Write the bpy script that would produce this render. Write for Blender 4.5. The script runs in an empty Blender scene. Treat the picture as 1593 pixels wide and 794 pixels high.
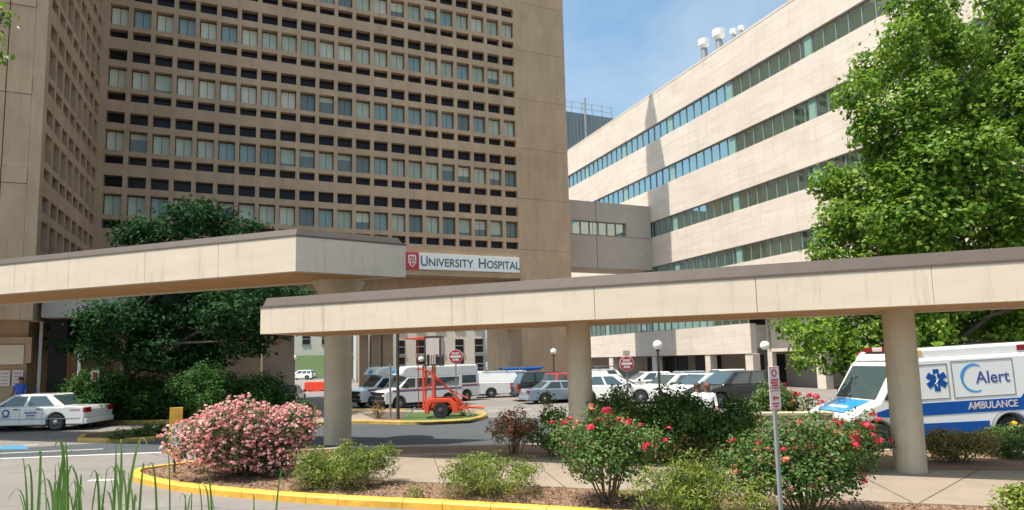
import bpy, math, random
import numpy as np
from mathutils import Vector, Matrix
R = math.radians
random.seed(7)
rng = np.random.default_rng(7)
S = bpy.context.scene
COL = S.collection

# ------------------------------------------------------------------ camera
CAM_H = 2.4
FPX, PX, PY, IW, IH = 971.0, 788.0, 466.0, 1593.0, 794.0
PITCH, ROLL = R(5.57), R(1.26)
f0 = Vector((0, math.cos(PITCH), math.sin(PITCH)))
u0 = Vector((0, -math.sin(PITCH), math.cos(PITCH)))
r0 = Vector((1, 0, 0))
cr = math.cos(ROLL) * r0 - math.sin(ROLL) * u0
cu = math.sin(ROLL) * r0 + math.cos(ROLL) * u0
cd = bpy.data.cameras.new('camera')
cam = bpy.data.objects.new('camera', cd)
COL.objects.link(cam)
m3 = Matrix((cr, cu, -f0)).transposed()
cam.matrix_world = Matrix.Translation((0, 0, CAM_H)) @ m3.to_4x4()
cd.sensor_width = 36.0
cd.lens = 36.0 * FPX / IW
cd.shift_x = (IW / 2 - PX) / IW
cd.shift_y = (PY - IH / 2) / IW
cd.clip_start = 0.05
cd.clip_end = 3000
S.camera = cam

# ------------------------------------------------------------------ world, sun, exposure
SUN_EL = R(66)
SUN_AZ = R(22.5 + 1.2)                       # light travels along this plan angle from +X
w = bpy.data.worlds.new('World')
S.world = w
w.use_nodes = True
nt = w.node_tree
bg = nt.nodes['Background']
sky = nt.nodes.new('ShaderNodeTexSky')
sky.sky_type = 'NISHITA'
sky.sun_disc = False
sky.sun_elevation = SUN_EL
sky.sun_rotation = R(247.5)
sky.air_density = 1.0
sky.dust_density = 3.0
sky.ozone_density = 1.0
tint = nt.nodes.new('ShaderNodeMix'); tint.data_type = 'RGBA'; tint.blend_type = 'MULTIPLY'; tint.inputs[0].default_value = 1
tint.inputs[7].default_value = (1.28, 1.56, 1.50, 1)
nt.links.new(sky.outputs[0], tint.inputs[6]); 
# thin high cloud and haze mixed into the sky
tcw = nt.nodes.new('ShaderNodeTexCoord'); mpw = nt.nodes.new('ShaderNodeMapping'); mpw.inputs['Scale'].default_value = (1, 1, 2.6); mpw.inputs['Location'].default_value = (.35, .1, .2)
nzw = nt.nodes.new('ShaderNodeTexNoise'); nzw.inputs['Scale'].default_value = 2.6; nzw.inputs['Detail'].default_value = 8; nzw.inputs['Roughness'].default_value = .62; nzw.inputs['Distortion'].default_value = .4
nt.links.new(tcw.outputs['Generated'], mpw.inputs[0]); nt.links.new(mpw.outputs[0], nzw.inputs['Vector'])
mrw = nt.nodes.new('ShaderNodeMapRange'); mrw.inputs[1].default_value = .44; mrw.inputs[2].default_value = .78; mrw.inputs[3].default_value = .0; mrw.inputs[4].default_value = .5
nt.links.new(nzw.outputs[0], mrw.inputs[0])
cmix = nt.nodes.new('ShaderNodeMix'); cmix.data_type = 'RGBA'; cmix.inputs[7].default_value = (4.7, 5.2, 5.5, 1)
nt.links.new(mrw.outputs[0], cmix.inputs[0]); nt.links.new(tint.outputs[2], cmix.inputs[6]); nt.links.new(cmix.outputs[2], bg.inputs[0])
bg.inputs[1].default_value = 0.112
sl = bpy.data.lights.new('sun', 'SUN')
sl.energy = 5.0
sl.angle = R(0.5)
sl.color = (1.0, 0.94, 0.84)
so = bpy.data.objects.new('sun', sl)
COL.objects.link(so)
ld = Vector((math.cos(SUN_AZ) * math.cos(SUN_EL), math.sin(SUN_AZ) * math.cos(SUN_EL), -math.sin(SUN_EL)))
so.rotation_euler = ld.to_track_quat('-Z', 'Y').to_euler()
so.location = (-40, -20, 80)
S.view_settings.view_transform = 'Standard'
S.view_settings.look = 'None'
S.view_settings.gamma = 1
S.view_settings.use_curve_mapping = False
S.view_settings.exposure = 0.52

# ------------------------------------------------------------------ helpers
def ray(x, y): return f0 * FPX + cr * (x - PX) + cu * (PY - y)
def at(x, y, z=0.0):
    d = ray(x, y); t = (z - CAM_H) / d.z
    return Vector((d.x * t, d.y * t, z))
def atY(x, y, Y):
    d = ray(x, y); t = Y / d.y
    return Vector((d.x * t, Y, CAM_H + d.z * t))

def tag(o, label=None, cat=None, group=None, kind=None):
    if label: o['label'] = label
    if cat: o['category'] = cat
    if group: o['group'] = group
    if kind: o['kind'] = kind
    return o
def empty(name, loc=(0, 0, 0), rz=0.0, label=None, cat=None, group=None):
    o = bpy.data.objects.new(name, None)
    COL.objects.link(o)
    o.location = loc; o.rotation_euler = (0, 0, rz); o.empty_display_size = 0.2
    return tag(o, label, cat, group)
def copy_tree(o, parent=None):
    c = o.copy(); COL.objects.link(c)
    if parent: c.parent = parent
    for ch in list(o.children): copy_tree(ch, c)
    return c

class MB:
    def __init__(s): s.v = []; s.f = []; s.m = []
    def add(s, vs, fs, m=0):
        b = len(s.v); s.v += [tuple(p) for p in vs]
        for f in fs: s.f.append(tuple(b + i for i in f)); s.m.append(m)
        return s
    def box(s, x0, x1, y0, y1, z0, z1, m=0):
        return s.add([(x0,y0,z0),(x1,y0,z0),(x1,y1,z0),(x0,y1,z0),(x0,y0,z1),(x1,y0,z1),(x1,y1,z1),(x0,y1,z1)],
                     [(0,3,2,1),(4,5,6,7),(0,1,5,4),(1,2,6,5),(2,3,7,6),(3,0,4,7)], m)
    def prism(s, pts, n, m=0):
        """closed 3d polygon pts pushed along vector n"""
        k = len(pts); n = Vector(n); a = [Vector(p) for p in pts]
        return s.add(a + [p + n for p in a], [tuple(range(k))[::-1], tuple(range(k, 2*k))] + [(i, (i+1) % k, k + (i+1) % k, k + i) for i in range(k)], m)
    def slab(s, poly, z0, z1, m=0):
        return s.prism([(p[0], p[1], z0) for p in poly], (0, 0, z1 - z0), m)
    def sheet(s, poly, z, m=0):
        return s.add([(p[0], p[1], z) for p in poly], [tuple(range(len(poly)))], m)
    def tube(s, path, rad, n=8, m=0, cap=True):
        path = [Vector(p) for p in path]; k = len(path)
        rr = rad if isinstance(rad, (list, tuple)) else [rad] * k
        vs = []; up = None
        for i, p in enumerate(path):
            t = (path[min(i+1, k-1)] - path[max(i-1, 0)]).normalized()
            if up is None: up = Vector((0, 0, 1)) if abs(t.z) < .9 else Vector((1, 0, 0))
            a = t.cross(up).normalized(); b = a.cross(t).normalized(); up = b
            for j in range(n):
                an = 2 * math.pi * j / n
                vs.append(p + (a * math.cos(an) + b * math.sin(an)) * rr[i])
        fs = [(i*n + j, i*n + (j+1) % n, (i+1)*n + (j+1) % n, (i+1)*n + j) for i in range(k-1) for j in range(n)]
        if cap: fs += [tuple(range(n))[::-1], tuple(range((k-1)*n, k*n))]
        return s.add(vs, fs, m)
    def lathe(s, prof, c=(0,0,0), n=24, axis='z', m=0):
        vs = []; c = Vector(c)
        for r, h in prof:
            for j in range(n):
                an = 2 * math.pi * j / n
                p = Vector((r*math.cos(an), r*math.sin(an), h))
                if axis == 'y': p = Vector((p.x, p.z, p.y))
                if axis == 'x': p = Vector((p.z, p.x, p.y))
                vs.append(c + p)
        k = len(prof)
        fs = [(i*n+j, i*n+(j+1) % n, (i+1)*n+(j+1) % n, (i+1)*n+j) for i in range(k-1) for j in range(n)]
        fs += [tuple(range(n))[::-1], tuple(range((k-1)*n, k*n))]
        return s.add(vs, fs, m)
    def build(s, name, mats, parent=None, smooth=None, bevel=0, loc=None, fix=True):
        me = bpy.data.meshes.new(name)
        me.from_pydata(s.v, [], s.f)
        if not isinstance(mats, (list, tuple)): mats = [mats]
        for q in mats: me.materials.append(q)
        if len(mats) > 1: me.polygons.foreach_set('material_index', s.m)
        if fix:
            import bmesh
            b = bmesh.new(); b.from_mesh(me); bmesh.ops.recalc_face_normals(b, faces=b.faces); b.to_mesh(me); b.free()
        if smooth:
            me.polygons.foreach_set('use_smooth', [True] * len(me.polygons))
            me.set_sharp_from_angle(angle=R(smooth))
        me.update()
        o = bpy.data.objects.new(name, me); COL.objects.link(o)
        if parent: o.parent = parent
        if loc: o.location = loc
        if bevel:
            md = o.modifiers.new('bevel', 'BEVEL'); md.width = bevel; md.segments = 2; md.limit_method = 'ANGLE'; md.angle_limit = R(35)
        return o
def struct(o): o['kind'] = 'structure'; return o

# ------------------------------------------------------------------ materials
def nd(m, t): return m.node_tree.nodes.new(t)
def mat(name, col, rough=.7, var=.12, scale=3.0, detail=6, bump=0.0, bscale=40, spec=.5, metal=0.0, stretch=None, var2=0.0, scale2=.25, coat=0.0, ior=None, speck=0.0):
    m = bpy.data.materials.new(name); m.use_nodes = True
    n = m.node_tree.nodes; L = m.node_tree.links
    b = n['Principled BSDF']
    b.inputs['Roughness'].default_value = rough
    b.inputs['Metallic'].default_value = metal
    b.inputs['Specular IOR Level'].default_value = spec
    if coat: b.inputs['Coat Weight'].default_value = coat; b.inputs['Coat Roughness'].default_value = .05
    if ior: b.inputs['IOR'].default_value = ior
    tc = nd(m, 'ShaderNodeTexCoord'); src = tc.outputs['Object']
    if stretch:
        mp = nd(m, 'ShaderNodeMapping'); mp.inputs['Scale'].default_value = stretch
        L.new(src, mp.inputs[0]); src2 = mp.outputs[0]
    else: src2 = src
    out = None
    def layer(sc, amt, s, prev, det=detail):
        nz = nd(m, 'ShaderNodeTexNoise'); nz.inputs['Scale'].default_value = sc; nz.inputs['Detail'].default_value = det
        nz.inputs['Roughness'].default_value = .65
        L.new(s, nz.inputs['Vector'])
        mr = nd(m, 'ShaderNodeMapRange'); mr.inputs[1].default_value = .25; mr.inputs[2].default_value = .75
        mr.inputs[3].default_value = 1 - amt; mr.inputs[4].default_value = 1 + amt
        L.new(nz.outputs[0], mr.inputs[0])
        mx = nd(m, 'ShaderNodeMix'); mx.data_type = 'RGBA'; mx.blend_type = 'MULTIPLY'; mx.inputs[0].default_value = 1
        if prev is None: mx.inputs[6].default_value = (*col, 1)
        else: L.new(prev, mx.inputs[6])
        L.new(mr.outputs[0], mx.inputs[7])
        return mx.outputs[2]
    if var: out = layer(scale, var, src2, out)
    if var2: out = layer(scale2, var2, src, out)
    if speck: out = layer(90, speck, src, out, 2)
    if out is None: b.inputs['Base Color'].default_value = (*col, 1)
    else: L.new(out, b.inputs['Base Color'])
    if bump:
        nz = nd(m, 'ShaderNodeTexNoise'); nz.inputs['Scale'].default_value = bscale; nz.inputs['Detail'].default_value = 4
        L.new(src, nz.inputs['Vector'])
        bp = nd(m, 'ShaderNodeBump'); bp.inputs['Strength'].default_value = bump; bp.inputs['Distance'].default_value = .02
        L.new(nz.outputs[0], bp.inputs['Height']); L.new(bp.outputs[0], b.inputs['Normal'])
    return m
def leafmat(name, ramp, trans=.3, rough=.5, spec=.35):
    """foliage: colour picked per leaf from the ramp with the face attribute 'tint'"""
    m = bpy.data.materials.new(name); m.use_nodes = True
    n = m.node_tree.nodes; L = m.node_tree.links
    b = n['Principled BSDF']; b.inputs['Roughness'].default_value = rough; b.inputs['Specular IOR Level'].default_value = spec
    a = nd(m, 'ShaderNodeAttribute'); a.attribute_name = 'tint'
    cr_ = nd(m, 'ShaderNodeValToRGB')
    e = cr_.color_ramp.elements
    for i, c in enumerate(ramp):
        p = i / (len(ramp) - 1)
        if i == 0: e[0].position = 0; el = e[0]
        elif i == len(ramp) - 1: e[-1].position = 1; el = e[-1]
        else: el = e.new(p)
        el.color = (*c, 1)
    L.new(a.outputs['Fac'], cr_.inputs[0])
    L.new(cr_.outputs[0], b.inputs['Base Color'])
    if trans:
        t = nd(m, 'ShaderNodeBsdfTranslucent'); L.new(cr_.outputs[0], t.inputs[0])
        mx = nd(m, 'ShaderNodeMixShader'); mx.inputs[0].default_value = trans
        L.new(b.outputs[0], mx.inputs[1]); L.new(t.outputs[0], mx.inputs[2])
        L.new(mx.outputs[0], n['Material Output'].inputs[0])
    return m
def weather(m, amt=.25, sx=2.2, sz=.12, lo=.52, hi=.72):
    """rain streaks and grime running down a surface, with their own shapes"""
    n = m.node_tree.nodes; L = m.node_tree.links; b = n['Principled BSDF']
    src = b.inputs['Base Color'].links[0].from_socket
    tc = nd(m, 'ShaderNodeTexCoord'); mp = nd(m, 'ShaderNodeMapping'); mp.inputs['Scale'].default_value = (sx, sx, sz)
    nz = nd(m, 'ShaderNodeTexNoise'); nz.inputs['Scale'].default_value = 1.6; nz.inputs['Detail'].default_value = 7; nz.inputs['Roughness'].default_value = .7
    L.new(tc.outputs['Object'], mp.inputs[0]); L.new(mp.outputs[0], nz.inputs['Vector'])
    mr = nd(m, 'ShaderNodeMapRange'); mr.inputs[1].default_value = lo; mr.inputs[2].default_value = hi; mr.inputs[3].default_value = 1; mr.inputs[4].default_value = 1 - amt
    L.new(nz.outputs[0], mr.inputs[0])
    mx = nd(m, 'ShaderNodeMix'); mx.data_type = 'RGBA'; mx.blend_type = 'MULTIPLY'; mx.inputs[0].default_value = 1
    L.new(src, mx.inputs[6]); L.new(mr.outputs[0], mx.inputs[7]); L.new(mx.outputs[2], b.inputs['Base Color'])
def joints(m, w_, h_, th=.012, dark=.55, vert=('Y', 'Z')):
    """open joints between cladding panels"""
    n = m.node_tree.nodes; L = m.node_tree.links; b = n['Principled BSDF']
    src = b.inputs['Base Color'].links[0].from_socket
    tc = nd(m, 'ShaderNodeTexCoord'); sp = nd(m, 'ShaderNodeSeparateXYZ'); cb = nd(m, 'ShaderNodeCombineXYZ')
    L.new(tc.outputs['Object'], sp.inputs[0]); L.new(sp.outputs[vert[0]], cb.inputs['X']); L.new(sp.outputs[vert[1]], cb.inputs['Y'])
    bt = nd(m, 'ShaderNodeTexBrick'); bt.offset = 0.5
    for k_, v_ in (('Scale', 1), ('Mortar Size', th), ('Brick Width', w_), ('Row Height', h_), ('Mortar Smooth', .1)): bt.inputs[k_].default_value = v_
    bt.inputs['Color1'].default_value = (1, 1, 1, 1); bt.inputs['Color2'].default_value = (.93, .915, .90, 1); bt.inputs['Mortar'].default_value = (dark, dark, dark, 1)
    L.new(cb.outputs[0], bt.inputs['Vector'])
    mx = nd(m, 'ShaderNodeMix'); mx.data_type = 'RGBA'; mx.blend_type = 'MULTIPLY'; mx.inputs[0].default_value = 1
    L.new(src, mx.inputs[6]); L.new(bt.outputs['Color'], mx.inputs[7]); L.new(mx.outputs[2], b.inputs['Base Color'])
M = {}
M['concrete_tower'] = mat('brown_concrete', (.435, .295, .188), .85, .15, 1.2, bump=.25, bscale=25, var2=.16, stretch=(1, 1, .35))
M['concrete_canopy'] = mat('cream_concrete', (.62, .505, .39), .8, .07, 2.0, bump=.1, bscale=30, var2=.05, stretch=(.4, .4, 1.5))
M['concrete_column'] = mat('column_concrete', (.50, .405, .29), .85, .1, 2.2, bump=.2, bscale=30, var2=.08)
M['white_stone'] = mat('pale_travertine', (.625, .535, .465), .75, .11, 1.1, bump=.08, bscale=20, var2=.05, stretch=(.35, .35, 3.0))
weather(M['concrete_tower'], .20, 1.6, .10); weather(M['concrete_canopy'], .28, 3.4, .30, .54, .76); weather(M['concrete_column'], .18, 3.0, .25)
joints(M['white_stone'], 1.84, .96, .010, .72); weather(M['white_stone'], .14, 1.2, .10, .5, .75)
M['grey_stone'] = mat('bridge_concrete', (.42, .36, .31), .85, .1, .8, var2=.06, bump=.1)
M['roof_edge'] = mat('roof_edge_metal', (.105, .075, .06), .6, .12, 2.5, stretch=(1, 1, .3))
M['asphalt'] = mat('worn_asphalt', (.19, .168, .153), .9, .14, .7, var2=.16, scale2=.12, bump=.35, bscale=60, speck=.10)
def cracks(m, sc, wd_, dark):
    n = m.node_tree.nodes; L = m.node_tree.links; b = n['Principled BSDF']
    src = b.inputs['Base Color'].links[0].from_socket
    tc = nd(m, 'ShaderNodeTexCoord'); nz = nd(m, 'ShaderNodeTexNoise'); nz.inputs['Scale'].default_value = sc * 3; nz.inputs['Detail'].default_value = 5
    L.new(tc.outputs['Object'], nz.inputs['Vector'])
    vm = nd(m, 'ShaderNodeVectorMath'); vm.operation = 'MULTIPLY_ADD'; vm.inputs[1].default_value = (1.2, 1.2, 0)
    L.new(nz.outputs['Color'], vm.inputs[0]); L.new(tc.outputs['Object'], vm.inputs[2])
    vo = nd(m, 'ShaderNodeTexVoronoi'); vo.feature = 'DISTANCE_TO_EDGE'; vo.inputs['Scale'].default_value = sc
    L.new(vm.outputs[0], vo.inputs['Vector'])
    mr = nd(m, 'ShaderNodeMapRange'); mr.inputs[1].default_value = 0; mr.inputs[2].default_value = wd_; mr.inputs[3].default_value = dark; mr.inputs[4].default_value = 1
    L.new(vo.outputs['Distance'], mr.inputs[0])
    mx = nd(m, 'ShaderNodeMix'); mx.data_type = 'RGBA'; mx.blend_type = 'MULTIPLY'; mx.inputs[0].default_value = 1
    L.new(src, mx.inputs[6]); L.new(mr.outputs[0], mx.inputs[7]); L.new(mx.outputs[2], b.inputs['Base Color'])
cracks(M['asphalt'], .22, .006, .55)
M['road'] = mat('dark_asphalt', (.058, .064, .071), .85, .14, 1.5, var2=.16, scale2=.3, bump=.3, bscale=60, stretch=(.25, 1.5, 1), speck=.12)
M['walk'] = mat('sidewalk_concrete', (.26, .205, .158), .9, .14, 1.6, var2=.12, bump=.15, bscale=50)
M['mulch'] = mat('mulch_soil', (.215, .128, .08), 1, .35, 9, var2=.15, scale2=1.0, bump=.9, bscale=30, speck=.35)
M['soil'] = mat('dark_soil', (.10, .07, .05), 1, .3, 6, bump=.8, bscale=25)
M['grass'] = mat('lawn', (.055, .105, .024), .95, .3, 14, var2=.2, bump=.7, bscale=70)
M['yellow'] = mat('yellow_kerb_paint', (.68, .36, .04), .6, .22, 6, var2=.22, scale2=1.2, bump=.2, bscale=40)
M['yellow_worn'] = mat('worn_yellow_paint', (.44, .28, .07), .8, .3, 5, var2=.25, scale2=1.0)
M['kerb'] = mat('kerb_concrete', (.50, .40, .31), .9, .1, 3)
M['white_paint'] = mat('white_road_paint', (.72, .70, .66), .8, .15, 6)
M['blue_paint'] = mat('blue_road_paint', (.05, .20, .34), .8, .15, 6)
M['bark'] = mat('bark', (.10, .075, .055), .95, .3, 8, bump=.6, bscale=20, stretch=(1, 1, .2))
M['twig'] = mat('twig', (.14, .09, .06), .95, .3, 8)
M['dark_void'] = mat('dark_interior', (.018, .016, .016), .9, 0)
M['dark_glass'] = mat('dark_glass', (.020, .017, .020), .2, 0, spec=.18)
M['car_glass'] = mat('vehicle_glass', (.05, .075, .08), .06, 0, spec=.8, ior=1.6)
M['tyre'] = mat('tyre_rubber', (.02, .02, .02), .85, 0)
M['rim'] = mat('rim_metal', (.30, .30, .31), .4, 0, metal=.8)
M['chrome'] = mat('chrome', (.7, .7, .7), .2, 0, metal=1)
M['black'] = mat('black_plastic', (.022, .022, .024), .5, 0)
M['red_lens'] = mat('red_lens', (.30, .010, .014), .25, 0)
M['dark_red_lens'] = mat('dark_red_lens', (.22, .008, .012), .2, 0)
M['amber_lens'] = mat('amber_lens', (.75, .42, .12), .25, 0)
M['white_lens'] = mat('headlight_glass', (.75, .75, .72), .15, 0)
def carpaint(n, c): return mat(n, c, .28, .03, 2, coat=.8)
M['p_white'] = carpaint('white_paint_body', (.78, .77, .74))
M['p_silver'] = carpaint('silver_blue_paint', (.24, .29, .35))
M['p_black'] = carpaint('black_paint', (.02, .022, .024))
M['p_red'] = carpaint('red_paint', (.45, .03, .03))
M['p_blue'] = mat('blue_livery', (.002, .075, .33), .5, .04, 2, spec=.25)
M['p_skyblue'] = carpaint('bright_blue_livery', (.02, .27, .66))
M['p_navy'] = mat('navy_stripe', (.05, .07, .28), .4, 0)
M['p_redstripe'] = mat('red_stripe', (.50, .035, .05), .4, 0)
M['lift_red'] = mat('lift_red_paint', (.72, .075, .025), .45, .08, 4)
M['steel'] = mat('galvanised_steel', (.30, .30, .30), .5, .08, 6, metal=.4)
M['post'] = mat('dark_post_paint', (.06, .055, .05), .5, .1, 5)
M['sign_red'] = mat('sign_red', (.48, .03, .04), .45, .05, 6)
M['sign_white'] = mat('sign_white', (.80, .80, .77), .45, .03, 4)
M['sign_pale'] = mat('sign_faded', (.62, .50, .47), .5, .06, 5)
M['sign_text'] = mat('sign_grey_lettering', (.075, .085, .10), .5, 0)
M['globe'] = mat('globe_acrylic', (.85, .83, .78), .25, 0)
M['skin'] = mat('skin', (.20, .10, .06), .6, 0)
M['hair'] = mat('hair', (.03, .018, .012), .7, 0)
M['auburn'] = mat('auburn_hair', (.14, .045, .02), .7, 0)
M['scrubs_white'] = mat('white_cloth', (.75, .74, .74), .9, .05, 12)
M['scrubs_blue'] = mat('blue_cloth', (.03, .08, .36), .9, .05, 12)
M['barrier'] = mat('red_plastic', (.68, .05, .02), .5, .05, 3)
M['pale_far'] = mat('far_pale_wall', (.50, .455, .40), .85, .05, .5)
M['plant_box'] = mat('bluegrey_metal', (.13, .18, .20), .6, .2, .5, stretch=(1, 1, .15))
def pane(name, col, rough=.35):
    return mat(name, col, rough, .12, 1.3, spec=.35, stretch=(2, 2, .3))
PANES = [pane('pane_blind_pale', (.66, .65, .50)), pane('pane_blind_grey', (.52, .55, .43)), pane('pane_blue', (.29, .38, .37), .2),
         pane('pane_green', (.43, .48, .38)), pane('pane_dark', (.18, .22, .205), .15), pane('pane_bright', (.70, .68, .54))]
m_ = bpy.data.materials.new('green_ribbon_glass'); m_.use_nodes = True
n_ = m_.node_tree.nodes; L_ = m_.node_tree.links; b_ = n_['Principled BSDF']
b_.inputs['Base Color'].default_value = (.03, .095, .066, 1); b_.inputs['Roughness'].default_value = .3
gl = nd(m_, 'ShaderNodeBsdfGlossy'); gl.inputs['Roughness'].default_value = .04; gl.inputs['Color'].default_value = (.66, .78, .78, 1)
ms_ = nd(m_, 'ShaderNodeMixShader'); ms_.inputs[0].default_value = .62
L_.new(b_.outputs[0], ms_.inputs[1]); L_.new(gl.outputs[0], ms_.inputs[2]); L_.new(ms_.outputs[0], n_['Material Output'].inputs[0])
M['ribbon_glass'] = m_
M['pale_pier'] = mat('pale_pier_behind_glass', (.20, .34, .28), .15, .1, 2, spec=.8)
M['mullion'] = mat('mullion_metal', (.22, .25, .24), .5, 0)

# ------------------------------------------------------------------ ground
g = MB(); g.sheet([(-700, -200), (700, -200), (700, 1500), (-700, 1500)], 0)
struct(g.build('ground', M['asphalt']))
def px(poly, z=0.0): return [at(x, y, z) for x, y in poly]
road = px([(-400, 722), (0, 713), (250, 704), (480, 701), (870, 699), (1300, 700), (1700, 712), (1700, 650), (1300, 652), (900, 652), (757, 650), (650, 659), (540, 658), (480, 664), (262, 683), (100, 693), (0, 699), (-400, 705)])
struct(MB().sheet(road, .004).build('road', M['road']))
rm = MB()
def mark(a, b, wd, m=0):
    a = at(*a); b = at(*b); t = (b - a).normalized(); s = Vector((-t.y, t.x, 0)) * wd / 2
    rm.sheet([a - s, b - s, b + s, a + s], .008, m)
mark((0, 714), (260, 704), .14); mark((0, 706), (160, 699), .09); mark((0, 696), (60, 692), .10)
mark((138, 748.5), (178, 747), .14)
rm.sheet(px([(5, 693.5), (40, 693.5), (44, 699.5), (-6, 700)]), .009, 1)
mark((760, 640), (830, 637), .1)
struct(rm.build('road_markings', [M['white_paint'], M['blue_paint']]))

def kerbed(name, base_px, colors, h=.14, wd=.18):
    """kerb strips along a closed outline (pixel points on the ground); colors: list of (first, last, material, name)"""
    P = [at(x, y) for x, y in base_px]; n = len(P)
    c = sum((Vector(p) for p in P), Vector()) / n
    inn = []
    for i in range(n):
        t = (P[(i+1) % n] - P[i-1]).normalized(); s = Vector((-t.y, t.x, 0))
        if s.dot(c - P[i]) < 0: s = -s
        inn.append(P[i] + s * wd)
    for a, b, mt, nm in colors:
        k = MB()
        for i in range(a, b):
            p, q, pi, qi = P[i], P[i+1], inn[i], inn[i+1]
            # split in ~1.8 m stones with 12 mm joints
            L = (q - p).length; cnt = max(1, round(L / 1.8))
            for j in range(cnt):
                s0 = j / cnt; s1 = (j + 1) / cnt - (.012 / L if L > .6 else 0)
                o0, o1, i0, i1 = p.lerp(q, s0), p.lerp(q, s1), pi.lerp(qi, s0), pi.lerp(qi, s1)
                ch0 = o0.lerp(i0, .18); ch1 = o1.lerp(i1, .18)
                z = Vector((0, 0, 1))
                k.add([o0, o1, o1 + z*(h-.035), o0 + z*(h-.035), ch0 + z*h, ch1 + z*h, i1 + z*h, i0 + z*h, i0, i1],
                      [(0, 1, 2, 3), (3, 2, 5, 4), (4, 5, 6, 7), (7, 6, 9, 8), (0, 3, 4, 7, 8), (1, 9, 6, 5, 2)])
        struct(k.build(nm, mt))
    return inn
def smooth_poly(pts, it=2):
    for _ in range(it):
        o = [pts[0]]
        for a, b in zip(pts, pts[1:]):
            o += [(a[0]*.75+b[0]*.25, a[1]*.75+b[1]*.25), (a[0]*.25+b[0]*.75, a[1]*.25+b[1]*.75)]
        pts = o + [pts[-1]]
    return pts
front = smooth_poly([(1750, 830), (1100, 822), (700, 795), (500, 786), (300, 769), (232, 757), (203, 748), (203, 741), (216, 737), (273, 729), (330, 722)])
back = smooth_poly([(330, 722), (440, 709), (560, 702), (700, 699), (850, 698), (1100, 702), (1300, 706), (1750, 716)])
outline = front + back[1:]
inn = kerbed('kerb', outline, [(0, len(front) - 1, M['yellow'], 'yellow_kerb'), (len(front) - 1, len(outline) - 1, M['kerb'], 'pale_kerb')])
struct(MB().sheet(inn, .10).build('planting_bed', M['mulch']))
near_edge = [(320, 731), (430, 738), (560, 746), (650, 750), (870, 758), (1180, 773), (1548, 788), (1700, 794)]
far_edge = [(1700, 722), (1445, 716), (1100, 712), (850, 707), (700, 705), (560, 708), (440, 714), (330, 727)]
sw = MB(); sw.slab(px(near_edge + far_edge, .12), .09, .125)
struct(sw.build('sidewalk', M['walk'], bevel=.006))
jt = MB()
for a, b in [((480, 741), (505, 711)), ((690, 752), (672, 706)), ((880, 759), (810, 706)), ((1060, 767), (960, 709)), ((1240, 776), (1120, 713)), ((1430, 783.5), (1545, 719)), ((1420, 783), (1290, 715))]:
    A = at(*a, .12); B = at(*b, .12); t = (B - A).normalized(); s = Vector((-t.y, t.x, 0)) * .009
    jt.sheet([A - s, B - s, B + s, A + s], .129)
struct(jt.build('sidewalk_joints', M['soil']))
bd = MB()
bd.sheet(px([(646, 711), (760, 706), (870, 703), (1000, 703), (1200, 708), (1445, 717), (1700, 722), (1700, 734), (1445, 731), (1200, 724), (1000, 719), (860, 714), (760, 711)], .12), .133)
struct(bd.build('back_planting_bed', M['mulch']))
# far island with the lift
isl = smooth_poly([(300, 672), (480, 664), (545, 659), (650, 662), (730, 658), (757, 652), (758, 647), (735, 642), (600, 640), (480, 643), (300, 655)], 1)
inn2 = kerbed('kerb', isl, [(0, len(isl) - 4, M['yellow_worn'], 'yellow_kerb')], h=.15)
struct(MB().sheet(inn2, .10).build('island_walk', M['walk']))
struct(MB().sheet(px([(562, 644), (600, 641), (640, 641), (640, 656), (590, 655)], .1), .106).build('island_soil', M['soil']))
struct(MB().sheet(px([(625, 655.5), (632, 642), (735, 642), (752, 647), (750, 650), (730, 655), (660, 658)], .1), .110).build('lawn', M['grass']))
# left planting island under the dark tree
isl = smooth_poly([(20, 655), (172, 660), (262, 659), (470, 652), (500, 640), (470, 620), (300, 617), (90, 618), (20, 640)], 1)
inn3 = kerbed('kerb', isl, [(0, len(isl) - 4, M['yellow_worn'], 'yellow_kerb')], h=.15)
struct(MB().sheet(inn3, .10).build('tree_bed', M['soil']))
isl = smooth_poly([(120, 688), (125, 680), (175, 676), (270, 667), (290, 672), (262, 684), (180, 690), (120, 688)], 1)
inn4 = kerbed('kerb', isl, [(0, len(isl) - 1, M['yellow_worn'], 'yellow_kerb')], h=.13)
struct(MB().sheet(inn4, .09).build('small_bed', M['soil']))
# grass bank seen far away through the pilotis
hb = MB()
hb.add([(-75, 105, 0), (-5, 105, 0), (-5, 125, 4.2), (-75, 125, 4.2), (-75, 160, 5), (-5, 160, 5)], [(0, 1, 2, 3), (3, 2, 5, 4)])
struct(hb.build('hill', mat('bank_grass', (.045, .075, .02), 1, .3, .6)))

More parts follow.
